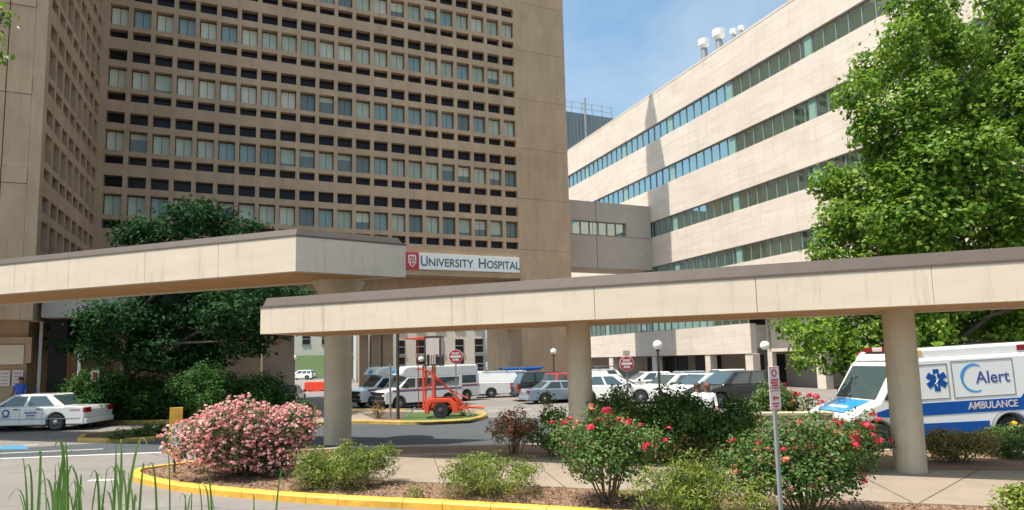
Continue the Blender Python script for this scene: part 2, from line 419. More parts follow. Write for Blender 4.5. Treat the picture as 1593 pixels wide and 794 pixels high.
# ------------------------------------------------------------------ buildings (one local frame: x along the tower front, y away, z up)
BO = Vector((-24.84, 37.3, 0)); BA = R(22.5)
bu = Vector((math.cos(BA), math.sin(BA), 0)); bv = Vector((-math.sin(BA), math.cos(BA), 0))
def BL(x, y, z=0): return BO + bu * x + bv * y + Vector((0, 0, z))
def cell_window(pm, blind=0.0):
    """three stacked panes of one bay with their dark frame"""
    k = MB()
    wd = .50
    for z0, z1, mi in ((-.71, 0, 0), (-2.46, -1.18, 1), (-3.32, -2.81, 0)):
        if mi and blind:
            zb_ = z1 - (z1 - z0) * blind
            k.box(-wd, wd, .40, .42, z0, zb_ - .001, 3); k.box(-wd, wd, .398, .42, zb_, z1, 1)
        else: k.box(-wd, wd, .40, .42, z0, z1, mi)
        if mi and blind in (0.0, .55): k.box(-.014, .014, .385, .397, z0 + .04, z1 - .04, 2)
        for a, b in ((-wd, -wd + .04), (wd - .04, wd)): k.box(a, b, .37, .405, z0, z1, 2)
        k.box(-wd + .04, wd - .04, .372, .405, z0, z0 + .04, 2)
        k.box(-wd + .04, wd - .04, .372, .405, z1 - .04, z1, 2)
    return k, [M['dark_glass'], pm, M['black'], PANES[4]]
def grid_wall(k, ncol, pitch, x0, tops, wall_z0, wall_z1, dep=.45):
    """concrete egg-crate: spandrels, rails and fins (front at y=0)"""
    x1 = x0 + ncol * pitch
    tops = sorted(tops)
    zs = wall_z0
    for T in tops:
        k.box(x0, x1, 0, dep, zs, T - 3.34); zs = T            # solid band below this floor's glass
        k.box(x0, x1, .004, dep - .02, T - 1.16, T - .73)
        k.box(x0, x1, .004, dep - .02, T - 2.79, T - 2.48)
        for c in range(ncol + 1):
            xc = x0 + c * pitch
            a, b = (xc - .13, xc + .13)
            if c == 0: a = x0
            if c == ncol: b = x1
            k.box(a, b, .001, dep - .01, T - 3.34, T)
    k.box(x0, x1, 0, dep, zs, wall_z1)
FL = 4.08
TOPS = [14.32 + FL * i for i in range(5)]
tower = empty('hospital_tower', BO, BA, 'tall brown concrete hospital slab with rows of deep set square windows', 'building')
HF = 17.4 + 10.1 * math.tan(SUN_EL)      # parapet height that throws the shadow seen on the offices
k = MB()
grid_wall(k, 22, 28.0 / 22, .12, TOPS, 8.7, HF)
k.box(-.3, .12, 0, .45, 8.7, HF)
k.box(-.3, 32.57, .50, 2.6, 8.7, HF)
k.build('wall', M['concrete_tower'], tower)
k = MB()   # end pier in floor-high cast panels
zz = [0] + [10.98 + FL * i for i in range(-1, 6)] + [HF]
for a, b in zip(zz, zz[1:]):
    k.box(28.12, 32.57, -.002, .47, a + .012, b - .012)
k.box(28.2, 32.50, .05, .46, .1, HF - .1)
k.build('end_pier', M['concrete_tower'], tower)
k = MB()
k.prism([(-.3, 0.0, HF), (-.3, 3.05, HF), (-.3, 3.05, HF + 7), (-.3, 1.85, HF + 9.8)], (32.87, 0, 0))  # unseen ridge and thin depth, added to shape the shadow on the offices
k.box(-.3, 32.57, 2.6, 3.05, 8.7, HF)
k.build('roof', M['concrete_tower'], tower)
k = MB()
k.box(28.12, 32.57, .48, 7.7, 0, 8.69); k.box(24.0, 32.57, 3.06, 7.7, 8.7, 22)  # low box is the core; unseen tall box added for its shadow
k.build('core_and_shadow_block', M['concrete_tower'], tower)
k = MB(); k.box(-.3, 28.11, 2.0, 3.0, 4.9, 8.69); k.build('recessed_beam', M['concrete_tower'], tower)
for a, b, y0, y1, z1 in ((16.3, 16.95, 3.1, 3.9, 4.9), (17.15, 17.85, 3.1, 3.9, 4.9), (18.0, 18.8, 3.1, 4.2, 4.9), (9.6, 11.7, 3.1, 5.0, 4.9), (5.0, 6.2, 3.1, 4.6, 4.9), (0.2, 1.4, 3.1, 4.6, 4.9)):
    k = MB(); k.box(a, b, y0, y1, 0, z1); k.box(a + .05, b - .05, y0 + .05, y1 - .05, z1, 4.92)
    k.build('column', M['concrete_tower'], tower, bevel=.03)
protos = {}
def win_at(parent, x, y, top, rot, pm_i, key='w'):
    bl = prnd.choices((0.0, 1.0, .55, .8, .3), weights=(25, 45, 8, 12, 5))[0] if pm_i in (0, 1, 3, 5) else 0.0
    ky = (pm_i, bl)
    if ky not in protos:
        kk, ms = cell_window(PANES[pm_i], 0.0 if bl == 1.0 else bl); o = kk.build('window', ms)
        protos[ky] = o.data
        bpy.data.objects.remove(o)
    o = bpy.data.objects.new('window', protos[ky]); COL.objects.link(o)
    o.parent = parent; o.location = (x, y, top); o.rotation_euler = (0, 0, rot)
    return o
prnd = random.Random(3)
def pick(): return prnd.choices(range(6), weights=[22, 30, 16, 22, 9, 5])[0]
rest = []
for fi, T in enumerate(TOPS):
    for c in range(22):
        xc = .12 + (c + .5) * 28.0 / 22
        p = pick()
        if fi < 4 or c >= 10: win_at(tower, xc, 0, T, 0, p)
        else: rest.append((xc, T, p))
k = MB()
for xc, T, p in rest:
    kk, _ = cell_window(PANES[0])
    k.add([(a + xc, b, c + T) for a, b, c in kk.v], kk.f, 0); k.m[-len(kk.f):] = kk.m
o = k.build('upper_windows', [M['dark_glass'], PANES[1], M['black']], tower); o['kind'] = 'stuff'

# wing that comes towards the camera on the left
wing = empty('hospital_wing', BL(0, -11.2), BA, 'brown concrete wing standing forward at the left edge with narrow window slots', 'building')
TOPW = [10.24 + FL * i for i in range(6)]
k = MB(); grid_wall(k, 8, 1.273, .42, TOPW, 4.6, HF)
k.box(0, .42, 0, .45, 4.6, HF); k.box(.42 + 8 * 1.273, 11.19, 0, .45, 4.6, HF)
# rotate the grid: front (-y) becomes +x of the wing
k.v = [(-y, x, z) for x, y, z in k.v]
k.box(-14, -.46, .45, 11.1, 4.6, HF)
zz = [4.6, 10.59, 11.31, 14.66, 15.4, 18.74, 19.46, 22.8, 23.5, HF]
for i, (a, b) in enumerate(zip(zz, zz[1:])):
    k.box(-14, -1.42, .0 if i % 2 == 0 else -.03, .44, a + .01, b - .01)
    k.box(-1.38, -.46, .0 if i % 2 == 0 else -.03, .44, a + .01, b - .01)
k.build('wall', M['concrete_tower'], wing)
for T in TOPW:
    for c in range(8): win_at(wing, 0, .42 + (c + .5) * 1.273, T, R(90), pick())
k = MB(); k.box(-14, -.5, 1.4, 10.5, 0, 4.59); k.box(-14, -.3, 1.2, 1.38, 2.75, 3.9)
k.build('ground_floor', M['concrete_tower'], wing)
k = MB(); k.box(1.5, 9.5, 3.6, 4.4, 0, 4.88); k.build('ground_wall', M['concrete_tower'], tower)
k = MB(); k.box(-14, -.55, 1.12, 1.19, 2.7, 3.55); k.build('lintel_panel', M['concrete_canopy'], wing)
k = MB(); k.box(0.15, 5.5, 0.6, 10.9, 4.75, 6.3); k.build('entrance_slab', M['grey_stone'], wing)
k = MB(); k.box(.02, .14, 1.0, 1.12, 0, 4.59); k.build('downpipe', M['steel'], wing)
k = MB(); k.box(.3, 1.0, 1.3, 1.4, .4, 4.7); k.build('door', M['dark_void'], wing)
k = MB(); k.box(1.0, 6.5, 4, 4.4, 0, 4.74); k.build('side_wall', M['concrete_tower'], wing)
struct(MB().box(-14, 7, .1, 4, 0, .4).build('entrance_step', M['walk'], None)).matrix_world = Matrix.Translation(BL(0, -11.2)) @ Matrix.Rotation(BA, 4, 'Z')

# pale office building on the right
W = 42.67
office = empty('office_building', BL(W, 0), BA, 'long cream stone office building with green ribbon windows, in full sun', 'building')
YL, YR = 34.0, -42.0            # along y of the frame (far, near)
rib = [(23.58, 22.05), (19.2, 17.72), (14.72, 13.28), (10.58, 9.28), (6.2, 4.70)]
k = MB()
zz = [26.45] + [z for ab in rib for z in ab]
prev = 26.45
for i, (a, b) in enumerate(rib):
    y0 = YR if i < 4 else -8.45
    n = 24; edges = [YR + (YL - YR) * j / n for j in range(n + 1)]
    k.box(0, .55, YR, YL, a + .004, prev)
    prev = b
k.box(0, .55, -8.45, YL, 2.5, 4.70)
k.box(.56, 20, YR, YL, 6.3, 26.2)
k.box(-.02, .6, YR, YL, 26.45, 26.6)
k.build('wall', M['white_stone'], office)
for i, (a, b) in enumerate(rib):
    y0 = YR if i < 4 else -8.2
    k = MB()
    k.box(.22, .25, y0, YL, b, a, 0)
    y = y0; j = 0
    while y < YL:
        k.box(.15, .219, y, y + .05, b, a, 1)
        if j % 8 == 5: k.box(.17, .2195, y + .10, y + .62, b + .05, a - .06, 2)
        y += .92; j += 1
    k.box(.16, .218, y0, YL, a - .06, a + .002, 1)
    k.box(.16, .218, y0, YL, b - .002, b + .05, 1)
    k.build('ribbon_window', [M['ribbon_glass'], M['mullion'], M['pale_pier']], office)
k = MB()
k.box(4.0, 4.3, YR, YL, 0, 6.29); k.box(.56, 4.0, -8.45, YL, 2.9, 4.6); k.build('recessed_wall', M['grey_stone'], office)
k = MB(); k.box(1.5, 1.9, YR, -8.6, 2.6, 6.29); k.box(1.5, 1.9, -8.9, -8.46, 0, 6.29); k.build('lower_wall', M['white_stone'], office)
for yy, wd in ((10.9, .75), (3.6, .6), (-3.6, .6), (-8.1, .75), (17.5, .6), (24, .6), (-13, .7), (-19, .7), (-25, .7)):
    k = MB(); o_ = .06 if yy > -9 else 1.55
    k.box(o_, o_ + .7, yy - wd/2, yy + wd/2, 0, 2.5 if yy > -9 else 2.6); k.build('pillar', M['white_stone'], office, bevel=.02)
for yy in (8.5, 5.5, 1.0, -6.0, -15, -21):
    k = MB(); k.box(3.95, 3.99, yy - 1.7, yy + 1.7, .1, 2.4); k.box(3.9, 3.96, yy - .04, yy + .04, .1, 2.4, 1); k.build('shopfront', [M['dark_glass'], M['mullion']], office)

# skybridge
br = empty('skybridge', BL(32.6, 3.06, 10.3), BA, 'grey enclosed skybridge joining the brown tower to the cream offices', 'bridge')
Lb = W - 32.6 - .02
k = MB()
k.box(0, Lb, 0, 3.2, 0, 2.95); k.box(0, Lb, 0, 3.2, 4.15, 5.9)
for a, b in ((0, 1.9), (7.4, Lb)): k.box(a, b, .0, 3.2, 2.953, 4.147)
k.build('wall', M['grey_stone'], br)
k = MB(); k.box(4.25, 4.29, -.012, 0, .02, 5.88); k.box(0, Lb, -.01, 0, 2.86, 2.9); k.build('joint', M['soil'], br)
k = MB(); k.box(1.9, 7.4, .30, .34, 2.95, 4.15, 0); k.box(1.9, 7.4, 2.2, 2.25, 2.96, 4.14, 2)
for j in range(7): k.box(1.9 + j * .9, 1.95 + j * .9, .2, .299, 2.95, 4.15, 1)
k.build('window', [M['ribbon_glass'], M['mullion'], PANES[0]], br)

# far buildings through the open ground floor
def far_building(name, label, x0, x1, Y, h, mt, wins, dep=14):
    r = empty(name, (x0, Y, 0), 0, label, 'building')
    k = MB(); k.box(0, x1 - x0, 0, dep, 0, h); k.box(-.3, x1 - x0 + .3, -.3, dep, h, h + .5); k.build('wall', mt, r)
    for wx, wz, ww, wh in wins:
        k = MB(); k.box(wx, wx + ww, -.06, -.003, wz, wz + wh, 0)
        k.box(wx - .12, wx + ww + .12, -.16, -.004, wz - .18, wz - .002, 1); k.box(wx, wx + ww, -.10, -.062, wz + wh * .48, wz + wh * .54, 1)
        k.build('window', [M['dark_glass'], M['mullion']], r)
    return r
far_building('clinic_building', 'pale stuccoed building seen beyond the brown columns behind the white vans', -16.8, -3.6, 88, 11.5, M['pale_far'],
             [(1.2 + i * 2.75, z, 1.15, 2.2) for i in range(5) for z in (.9, 4.3 + 2.6, )] + [(1.2 + i * 2.75, 1.6 + 2.0, 1.15, 1.9) for i in range(5)])
far_building('annex_building', 'narrow bright white annex glimpsed right of the thick canopy column', -22.6, -19.4, 80, 9, M['sign_white'],
             [(1.6, 2.6, .5, 1.6), (1.6, 5.0, .5, 1.6), (2.4, .6, .4, 6.0)])
far_building('brick_hall', 'low beige hall on the grassy bank, glimpsed left of the thick canopy column', -48, -26, 128, 13, M['pale_far'],
             [(2 + i * 4, 6.5, 1.6, 2.2) for i in range(5)])

# rooftop things
pent = empty('rooftop_plant_room', (8.2, 75, 23.4), BA, 'blue-grey rooftop plant room with a railing, behind the cream offices', 'plant room')
k = MB(); k.box(-1.0, 6.6, 0, 6, 0, 9.6)
for j in range(16): k.box(-1.0 + j * .5, -.8 + j * .5, -.06, 0, .1, 9.5)
k.build('wall', M['plant_box'], pent)
k = MB()
for j in range(6):
    k.tube([(-.9 + j * 1.45, .1, 9.6), (-.9 + j * 1.45, .1, 11.0)], .04, 5)
for z in (10.3, 11.0): k.tube([(-.9, .1, z), (6.4, .1, z)], .04, 5)
k.build('railing', M['steel'], pent)
k = MB(); k.tube([(2.3, -.15, 3), (2.3, -.15, 11.6)], .14, 8); k.build('pipe', M['steel'], pent)
k = MB(); k.box(-3.2, -1.1, 0, 5, 0, 7.8); k.build('side_shed', mat('rust_panel', (.2, .14, .10), .8, .2, 1), pent)
def exhaust(pxx, pyy, Y, sc, label):
    p = atY(pxx, pyy, Y); zr = 26.0
    r = empty('exhaust_fan', (p.x, p.y, zr), 0, label, 'exhaust fan', 'exhaust fans on the cream office roof')
    h = p.z - zr
    k = MB(); k.lathe([(.42*sc, 0), (.38*sc, h - .5*sc)], n=16); k.build('stack', M['steel'], r, smooth=40)
    k = MB(); k.lathe([(.34*sc, h - .55*sc), (.42*sc, h - .4*sc), (.58*sc, h - .15*sc), (.66*sc, h - .1*sc), (.70*sc, h + .62*sc), (.62*sc, h + .63*sc), (.60*sc, h + .5*sc)], n=20); k.build('hood', M['sign_white'], r, smooth=40)
exhaust(1095, 70, 50, .66, 'leftmost white drum-topped exhaust fan on the cream roof edge')
exhaust(1118, 56, 48, .72, 'largest white exhaust fan, second from the left on the roof edge')
exhaust(1141, 51, 50, .42, 'small pale exhaust fan just right of the largest one')
exhaust(1153, 45, 50, .36, 'smallest rooftop exhaust fan, rightmost of the row')

# hospital sign on the tower front
def text_mesh(body, size, bold=0.0, ext=.01):
    c = bpy.data.curves.new('t', 'FONT'); c.body = body; c.size = size; c.extrude = ext; c.offset = bold
    o = bpy.data.objects.new('t', c); COL.objects.link(o)
    dg = bpy.context.evaluated_depsgraph_get(); dg.update()
    me = o.evaluated_get(dg).to_mesh()
    vs = [tuple(v_.co) for v_ in me.vertices]; fs = [tuple(p.vertices) for p in me.polygons]
    o.evaluated_get(dg).to_mesh_clear(); bpy.data.objects.remove(o); bpy.data.curves.remove(c)
    return vs, fs
def put_text(k, body, size, o, ax, up, sx=1.0, bold=0.0, ext=.01, m=0, fit=None, shear=0):
    vs, fs = text_mesh(body, size, bold, ext)
    if not vs: return 0
    xs = [v_[0] for v_ in vs]; x0 = min(xs); wdt = max(xs) - x0
    if fit: sx = fit / wdt
    ax = Vector(ax); up = Vector(up); n = ax.cross(up); o = Vector(o)
    k.add([o + ax * ((v_[0] - x0) * sx + v_[1] * shear) + up * v_[1] + n * v_[2] for v_ in vs], fs, m)
    return wdt * sx
sg = empty('hospital_sign', BL(19.0, 0, 9.12), BA, 'long white sign reading UNIVERSITY HOSPITAL with a red emblem, on the brown tower', 'sign')
k = MB(); k.box(1.02, 8.98, -.14, -.01, .0, 1.17); k.build('panel', M['sign_white'], sg, bevel=.01)
k = MB(); k.box(0.0, 1.0, -.16, -.01, -.02, 1.20); k.build('emblem_panel', M['sign_red'], sg, bevel=.01)
k = MB()
sh = [(.24, 1.02), (.78, 1.02), (.80, .45), (.66, .26), (.51, .14), (.36, .26), (.22, .45)]
def ring2(pts, wd, y, kk):
    c = (sum(p[0] for p in pts) / len(pts), sum(p[1] for p in pts) / len(pts))
    for i in range(len(pts)):
        a, b = pts[i], pts[(i + 1) % len(pts)]
        ai = (a[0] + (c[0] - a[0]) * wd, a[1] + (c[1] - a[1]) * wd); bi = (b[0] + (c[0] - b[0]) * wd, b[1] + (c[1] - b[1]) * wd)
        kk.prism([(a[0], y, a[1]), (b[0], y, b[1]), (bi[0], y, bi[1]), (ai[0], y, ai[1])], (0, -.012, 0))
ring2(sh, .16, -.161, k)
for bx_ in (.31, .44, .57, .70): k.box(bx_, bx_ + .035, -.173, -.161, .72, .95)
k.box(.30, .72, -.173, -.161, .64, .68); k.box(.34, .40, -.173, -.161, .36, .62)
k.prism([(.48, -.161, .40), (.72, -.161, .48), (.60, -.161, .60), (.60, -.161, .50), (.48, -.161, .52)], (0, -.012, 0))
k.build('emblem', M['sign_white'], sg)
k = MB(); X = 1.16; yb = -.155
for body, sz, wd_ in (('U', 1.06, .50), ('NIVERSITY', .84, 3.45), (' ', 0, .25), ('H', 1.06, .56), ('OSPITAL', .84, 2.70)):
    if body != ' ': put_text(k, body, sz, (X, yb, .25), (1, 0, 0), (0, 0, 1), fit=wd_, bold=.008)
    X += wd_ + .09
    if body == 'NIVERSITY': k.build('lettering', M['sign_text'], sg); k = MB()
k.build('lettering', M['sign_text'], sg)

# ------------------------------------------------------------------ entrance canopies
def poly_canopy(name, label, corners, z0, z1, strip, cols, flare=False, joints=()):
    """corners: front-left, front-right, back-right, back-left in plan"""
    P = [Vector((c[0], c[1], 0)) for c in corners]; c0 = P[0]
    r = empty(name, c0, 0, label, 'canopy', 'flat concrete entrance canopies')
    P = [p - c0 for p in P]; cen = sum(P, Vector()) / 4
    def inset(d): 
        out = []
        for i in range(4):
            a = (P[i] - P[i-1]).normalized(); b = (P[(i+1) % 4] - P[i]).normalized()
            na = Vector((-a.y, a.x, 0)); nb = Vector((-b.y, b.x, 0))
            out.append(P[i] + (na + nb) * d / (1 + na.dot(nb)))
        return out
    I = inset(.22)
    k = MB()
    for i in range(4):
        a, b, ai, bi = P[i], P[(i+1) % 4], I[i], I[(i+1) % 4]
        L = (b - a).length
        cuts = [0] + [j for j in joints if i == 0 and 0 < j < 1] + [1]
        if i != 0: n = max(1, round(L / 4)); cuts = [j / n for j in range(n + 1)]
        for s0, s1 in zip(cuts, cuts[1:]):
            g0 = .006 / L if s0 > 0 else 0; g1 = .006 / L if s1 < 1 else 0
            k.slab([a.lerp(b, s0 + g0), a.lerp(b, s1 - g1), ai.lerp(bi, s1 - g1), ai.lerp(bi, s0 + g0)], z0, z1)
    k.build('fascia', M['concrete_canopy'], r)
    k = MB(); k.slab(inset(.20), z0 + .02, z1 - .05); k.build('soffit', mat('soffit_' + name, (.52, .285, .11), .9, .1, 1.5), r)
    # dark roof edge, leaning back over the fascia
    a1 = inset(.03); a2 = inset(.10)
    k = MB()
    vs = [(p.x, p.y, z1 + .002) for p in a1] + [(p.x, p.y, z1 + strip) for p in a2]
    k.add(vs, [(0, 1, 5, 4), (1, 2, 6, 5), (2, 3, 7, 6), (3, 0, 4, 7), (4, 5, 6, 7), (3, 2, 1, 0)])
    k.build('roof_edge', M['roof_edge'], r)
    k = MB()
    b1 = inset(-.012); b2 = inset(.04)
    for i in range(4):
        k.slab([b1[i], b1[(i+1) % 4], b2[(i+1) % 4], b2[i]], z1 - .035, z1 + .012)
    k.build('drip_strip', M['roof_edge'], r)
    for cx_, cy_, rad, fl in cols:
        k = MB(); pr = [(rad, 0.0)] + [(rad, z0 * j / 6) for j in range(1, 6)]
        if fl:
            pr = [(rad, 0), (rad, z0 - 1.3), (rad * 1.06, z0 - .9), (rad * 1.25, z0 - .5), (rad * 1.6, z0 - .22), (rad * 2.0, z0 + .02)]
        else: pr = [(rad, 0), (rad, z0 + .02)]
        k.lathe(pr, (cx_ - c0.x, cy_ - c0.y, 0), 40); k.build('column', M['concrete_column'], r, smooth=40)
    return r
# right (lower, nearer) canopy
d70 = Vector((.9376, -.3477, 0)); n70 = Vector((.3477, .9376, 0))
A = Vector((-6.21, 15.69, 0)); B = A + d70 * 21; wd = 2.5
def on_line_px(pxx):     # parameter along the front where pixel column pxx meets it
    best = min(range(2101), key=lambda i: abs(((lambda q: PX + FPX * (q - cam.location).dot(cr) / (q - cam.location).dot(f0))(A + d70 * (i * .01) + Vector((0, 0, 3.5)))) - pxx))
    return best * .01 / 21
poly_canopy('entrance_canopy', 'lower cream concrete canopy running to the right edge on round columns', [A, B, B + n70 * wd, A + n70 * wd], 3.19, 3.87, .23,
            [(7.52 + .12, 11.93 + .26, .275, False), (1.62, 14.25, .275, False)], joints=[on_line_px(x) for x in (503, 703, 925, 1177, 1451)])
# left (higher, farther) canopy
a_, b_, c_ = Vector((-5.63, 16.55, 0)), Vector((-2.96, 18.26, 0)), None
dl = (Vector((-16.48, 20.17, 0)) - a_).normalized()
poly_canopy('drop_off_canopy', 'higher cream concrete canopy at the left on a single flared column', [a_ + dl * 20, a_, b_, b_ + dl * 20.6], 4.9, 5.88, .20,
            [(-5.17 - .05, 18.85 + .42, .41, True), (-21.5, 24.0, .41, True)], joints=[.18, .34, .46, .58, .735, .87])

# low wall in front of the ambulance
lw = MB(); p0 = at(1172, 735); p1 = at(1330, 735)
p0 = Vector((5.9, 15.3, 0)); p1 = Vector((7.72, 15.1, 0))
t = (p1 - p0).normalized(); s = Vector((-t.y, t.x, 0)) * .28
lw.slab([p0, p1, p1 + s, p0 + s], 0, .92)
lw.slab([p0 - t*.03 - s*.1, p1 + t*.03 - s*.1, p1 + t*.03 + s*1.1, p0 - t*.03 + s*1.1], .922, 1.0)
tag(lw.build('low_wall', M['concrete_column'], None, bevel=.012), 'low concrete wall behind the red rose bushes', 'wall')

# ------------------------------------------------------------------ foliage
def leaves_mesh(name, centers, normals, size, mt, parent, tint, aspect=.6, jit=.35, loc=None):
    n = len(centers)
    nrm = normals / (np.linalg.norm(normals, axis=1, keepdims=True) + 1e-9)
    rv = rng.normal(size=(n, 3)); a = np.cross(nrm, rv); a /= (np.linalg.norm(a, axis=1, keepdims=True) + 1e-9)
    b = np.cross(nrm, a)
    s = size * (1 + jit * rng.uniform(-1, 1, (n, 1)))
    h = s * aspect * .5
    fold = nrm * s * .12
    v0 = centers - a * s * .5; v1 = centers - b * h + fold; v2 = centers + a * s * .5; v3 = centers + b * h + fold
    V = np.stack([v0, v1, v2, v3], 1).reshape(-1, 3)
    me = bpy.data.meshes.new(name)
    me.vertices.add(4 * n); me.vertices.foreach_set('co', V.ravel().astype(np.float32))
    me.loops.add(4 * n); me.loops.foreach_set('vertex_index', np.arange(4 * n, dtype=np.int32))
    me.polygons.add(n); me.polygons.foreach_set('loop_start', np.arange(0, 4 * n, 4, dtype=np.int32))
    me.update(calc_edges=True); me.validate()
    at_ = me.attributes.new('tint', 'FLOAT', 'FACE'); at_.data.foreach_set('value', np.clip(tint, 0, 1).astype(np.float32))
    me.materials.append(mt)
    o = bpy.data.objects.new(name, me); COL.objects.link(o)
    if parent: o.parent = parent
    return o
def cloud(clumps, per, spray_r, leaves_per_spray, flat=1.0, up=.55, shell=.55):
    """clumps: list of (center, (rx,ry,rz)). returns leaf centres, normals, tint"""
    C, N, T = [], [], []
    for c, r in clumps:
        c = np.array(c, float); r = np.array(r, float) * np.ones(3)
        k = max(3, int(per * (r.prod() ** (1/3)) ** 2))
        d = rng.normal(size=(k, 3)); d /= np.linalg.norm(d, axis=1, keepdims=True)
        rad = rng.uniform(shell, 1.05, (k, 1))
        sc = c + d * rad * r
        tt = rng.uniform(0, 1, k)
        m = leaves_per_spray
        pts = np.repeat(sc, m, 0) + rng.normal(size=(k * m, 3)) * spray_r * np.array([1, 1, flat])
        nn = np.repeat(d, m, 0) * .7 + rng.normal(size=(k * m, 3)) * .55 + np.array([0, 0, up])
        C.append(pts); N.append(nn); T.append(np.clip(np.repeat(tt, m) * .6 + rng.uniform(0, .5, k * m), 0, 1))
    return np.concatenate(C), np.concatenate(N), np.concatenate(T)
G_MAPLE = leafmat('maple_leaves', [(.038, .105, .012), (.10, .205, .018), (.18, .30, .028), (.31, .42, .055)], .45)
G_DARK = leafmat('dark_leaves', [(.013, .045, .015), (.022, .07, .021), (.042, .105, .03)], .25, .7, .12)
G_HEDGE = leafmat('hedge_leaves', [(.022, .07, .016), (.04, .11, .022), (.085, .17, .034)], .25, .65, .15)
G_MID = leafmat('shrub_leaves', [(.024, .075, .016), (.05, .12, .024), (.10, .19, .036), (.17, .22, .06)], .3, .6, .2)
G_ROSE = leafmat('rose_leaves', [(.03, .085, .018), (.06, .14, .026), (.11, .20, .042), (.23, .13, .055)], .3)
G_JUNI = leafmat('juniper_needles', [(.035, .07, .010), (.085, .145, .016), (.18, .235, .025), (.30, .29, .06)], .25)
G_JUNB = leafmat('dry_juniper', [(.13, .085, .04), (.20, .13, .06), (.16, .16, .05), (.12, .18, .03)], .25)
G_PINK = leafmat('azalea_leaves', [(.03, .06, .02), (.06, .11, .03), (.10, .15, .05)], .3)
G_BRONZE = leafmat('bronze_leaves', [(.22, .10, .04), (.32, .15, .06), (.15, .16, .045), (.40, .20, .10)], .3)
G_DRY = leafmat('dry_hedge_leaves', [(.22, .16, .05), (.36, .20, .08), (.17, .22, .05), (.44, .26, .12)], .3)
F_PINK = leafmat('pink_petals', [(.82, .24, .27), (.92, .40, .40), (.94, .54, .51), (.94, .68, .62)], .4)
F_RED = leafmat('red_petals', [(.60, .02, .05), (.76, .04, .10), (.78, .10, .14)], .3)
F_CORAL = leafmat('coral_petals', [(.66, .13, .07), (.72, .24, .14), (.76, .35, .26)], .3)
F_YEL = leafmat('yellow_petals', [(.75, .40, .02), (.8, .5, .05)], .2)

def bush(name, label, cat, pxc, pyb, pw, ph, Y=None, leaf=G_HEDGE, n_clump=26, size=.07, depth=.8, per=60, lps=9, spray=.07, aspect=.6, stems=10, lift=.12,
         flowers=None, group=None, stem_mat=None, zg=.1, top_bias=.0, dry=None, shape=1.0, clr=.22, flat=1.0):
    """bush whose base stands at pixel (pxc,pyb); pw, ph its width and height in photo pixels there"""
    base = at(pxc, pyb, zg) if Y is None else atY(pxc, 600, Y); base.z = zg
    sc = base.y / FPX
    w2, h = pw * sc / 2, ph * sc
    d2 = w2 * depth
    r = empty(name, base, 0, label, cat, group)
    cl = []; tips = []
    for i in range(n_clump):
        for _ in range(50):
            q = rng.uniform(-1, 1, 3)
            if 0.30 < (q * q).sum() ** .5 < 1: break
        ang = math.atan2(q[1], q[0])
        wob = 1 + .18 * math.sin(3 * ang + pxc) + .10 * math.sin(5 * ang + 1.3 * pxc)
        zz_ = (q[2] * .5 + .5)
        c = np.array([q[0] * (w2 * .86) * wob, q[1] * (d2 * .86) * wob, lift * h + (1 - lift) * h * (zz_ ** shape) * rng.uniform(.82, 1.0) * (.91 + .09 * math.sin(7.0 * q[0] + 4.0 * q[1] + pxc * .37))])
        rr = clr * min(h, w2) * rng.uniform(.75, 1.35)
        c[2] = max(c[2], rr * .8)
        cl.append((c, (rr, rr, rr * .85))); tips.append(c)
    C, N, T = cloud(cl, per * 4.2, spray, lps, flat=flat)
    C[:, 2] = np.maximum(C[:, 2], .03)
    o = leaves_mesh('foliage', C, N, size, leaf, r, T, aspect)
    if dry:
        cl2 = [(np.array([c[0] * 1.02, c[1] * .8 - .30 * d2, c[2] * .36]), (a * .95)) for c, a in [(c, np.array(q)) for c, q in cl[::2]]]
        C2, N2, T2 = cloud(cl2, per * 3.4, spray, lps, flat=flat); C2[:, 2] = np.maximum(C2[:, 2], .03)
        leaves_mesh('dry_foliage', C2, N2, size, dry, r, T2, aspect * .6)
    if stems:
        k = MB()
        for tpt in tips[:stems]:
            b0 = Vector((tpt[0] * .12 + rng.uniform(-.06, .06), tpt[1] * .12 + rng.uniform(-.06, .06), -.02))
            mid = Vector((tpt[0] * .5, tpt[1] * .5, tpt[2] * .55)) + Vector(rng.uniform(-.05, .05, 3))
            k.tube([b0, mid, Vector(tpt)], [.017, .011, .004], 5)
        k.build('stems', stem_mat or M['twig'], r, smooth=60)
    return r, cl, (w2, d2, h)
def petals(pts, rad, n_pet, size):
    C = np.repeat(pts, n_pet, 0); d = rng.normal(size=C.shape); d[:, 2] = np.abs(d[:, 2]) * .7; d /= np.linalg.norm(d, axis=1, keepdims=True)
    return C + d * rad, d + rng.normal(size=C.shape) * .3
def bloom_mesh(mt, rad, seed):
    C, N = petals(np.zeros((1, 3)), rad, 16, rad)
    C[:, 2] *= .7
    o = leaves_mesh('bloom', C, N, rad * 1.5, mt, None, rng.uniform(0, 1, len(C)), .8)
    me = o.data; bpy.data.objects.remove(o); return me
BLOOMS = {n: [bloom_mesh(m_, .05, i) for i in range(3)] for n, m_ in (('red', F_RED), ('coral', F_CORAL), ('yellow', F_YEL), ('pink', F_PINK))}
def put_blooms(r, pts, kind, sc=1.0):
    for p in pts:
        o = bpy.data.objects.new('bloom', random.choice(BLOOMS[kind])); COL.objects.link(o); o.parent = r
        o.location = p; s = sc * random.uniform(.5, 1.05); o.scale = (s, s, s); o.rotation_euler = (random.uniform(-.5, .5), random.uniform(-.5, .5), random.uniform(0, 6))
def shell_pts(cl, n, cond=lambda p, c: True, out=1.0):
    res = []
    while len(res) < n:
        c, rr = cl[rng.integers(len(cl))]; d = rng.normal(size=3); d /= np.linalg.norm(d)
        p = c + d * np.array(rr) * out
        if d[2] > -.2 and d[1] < .35 and cond(p, c): res.append(p)
    return res

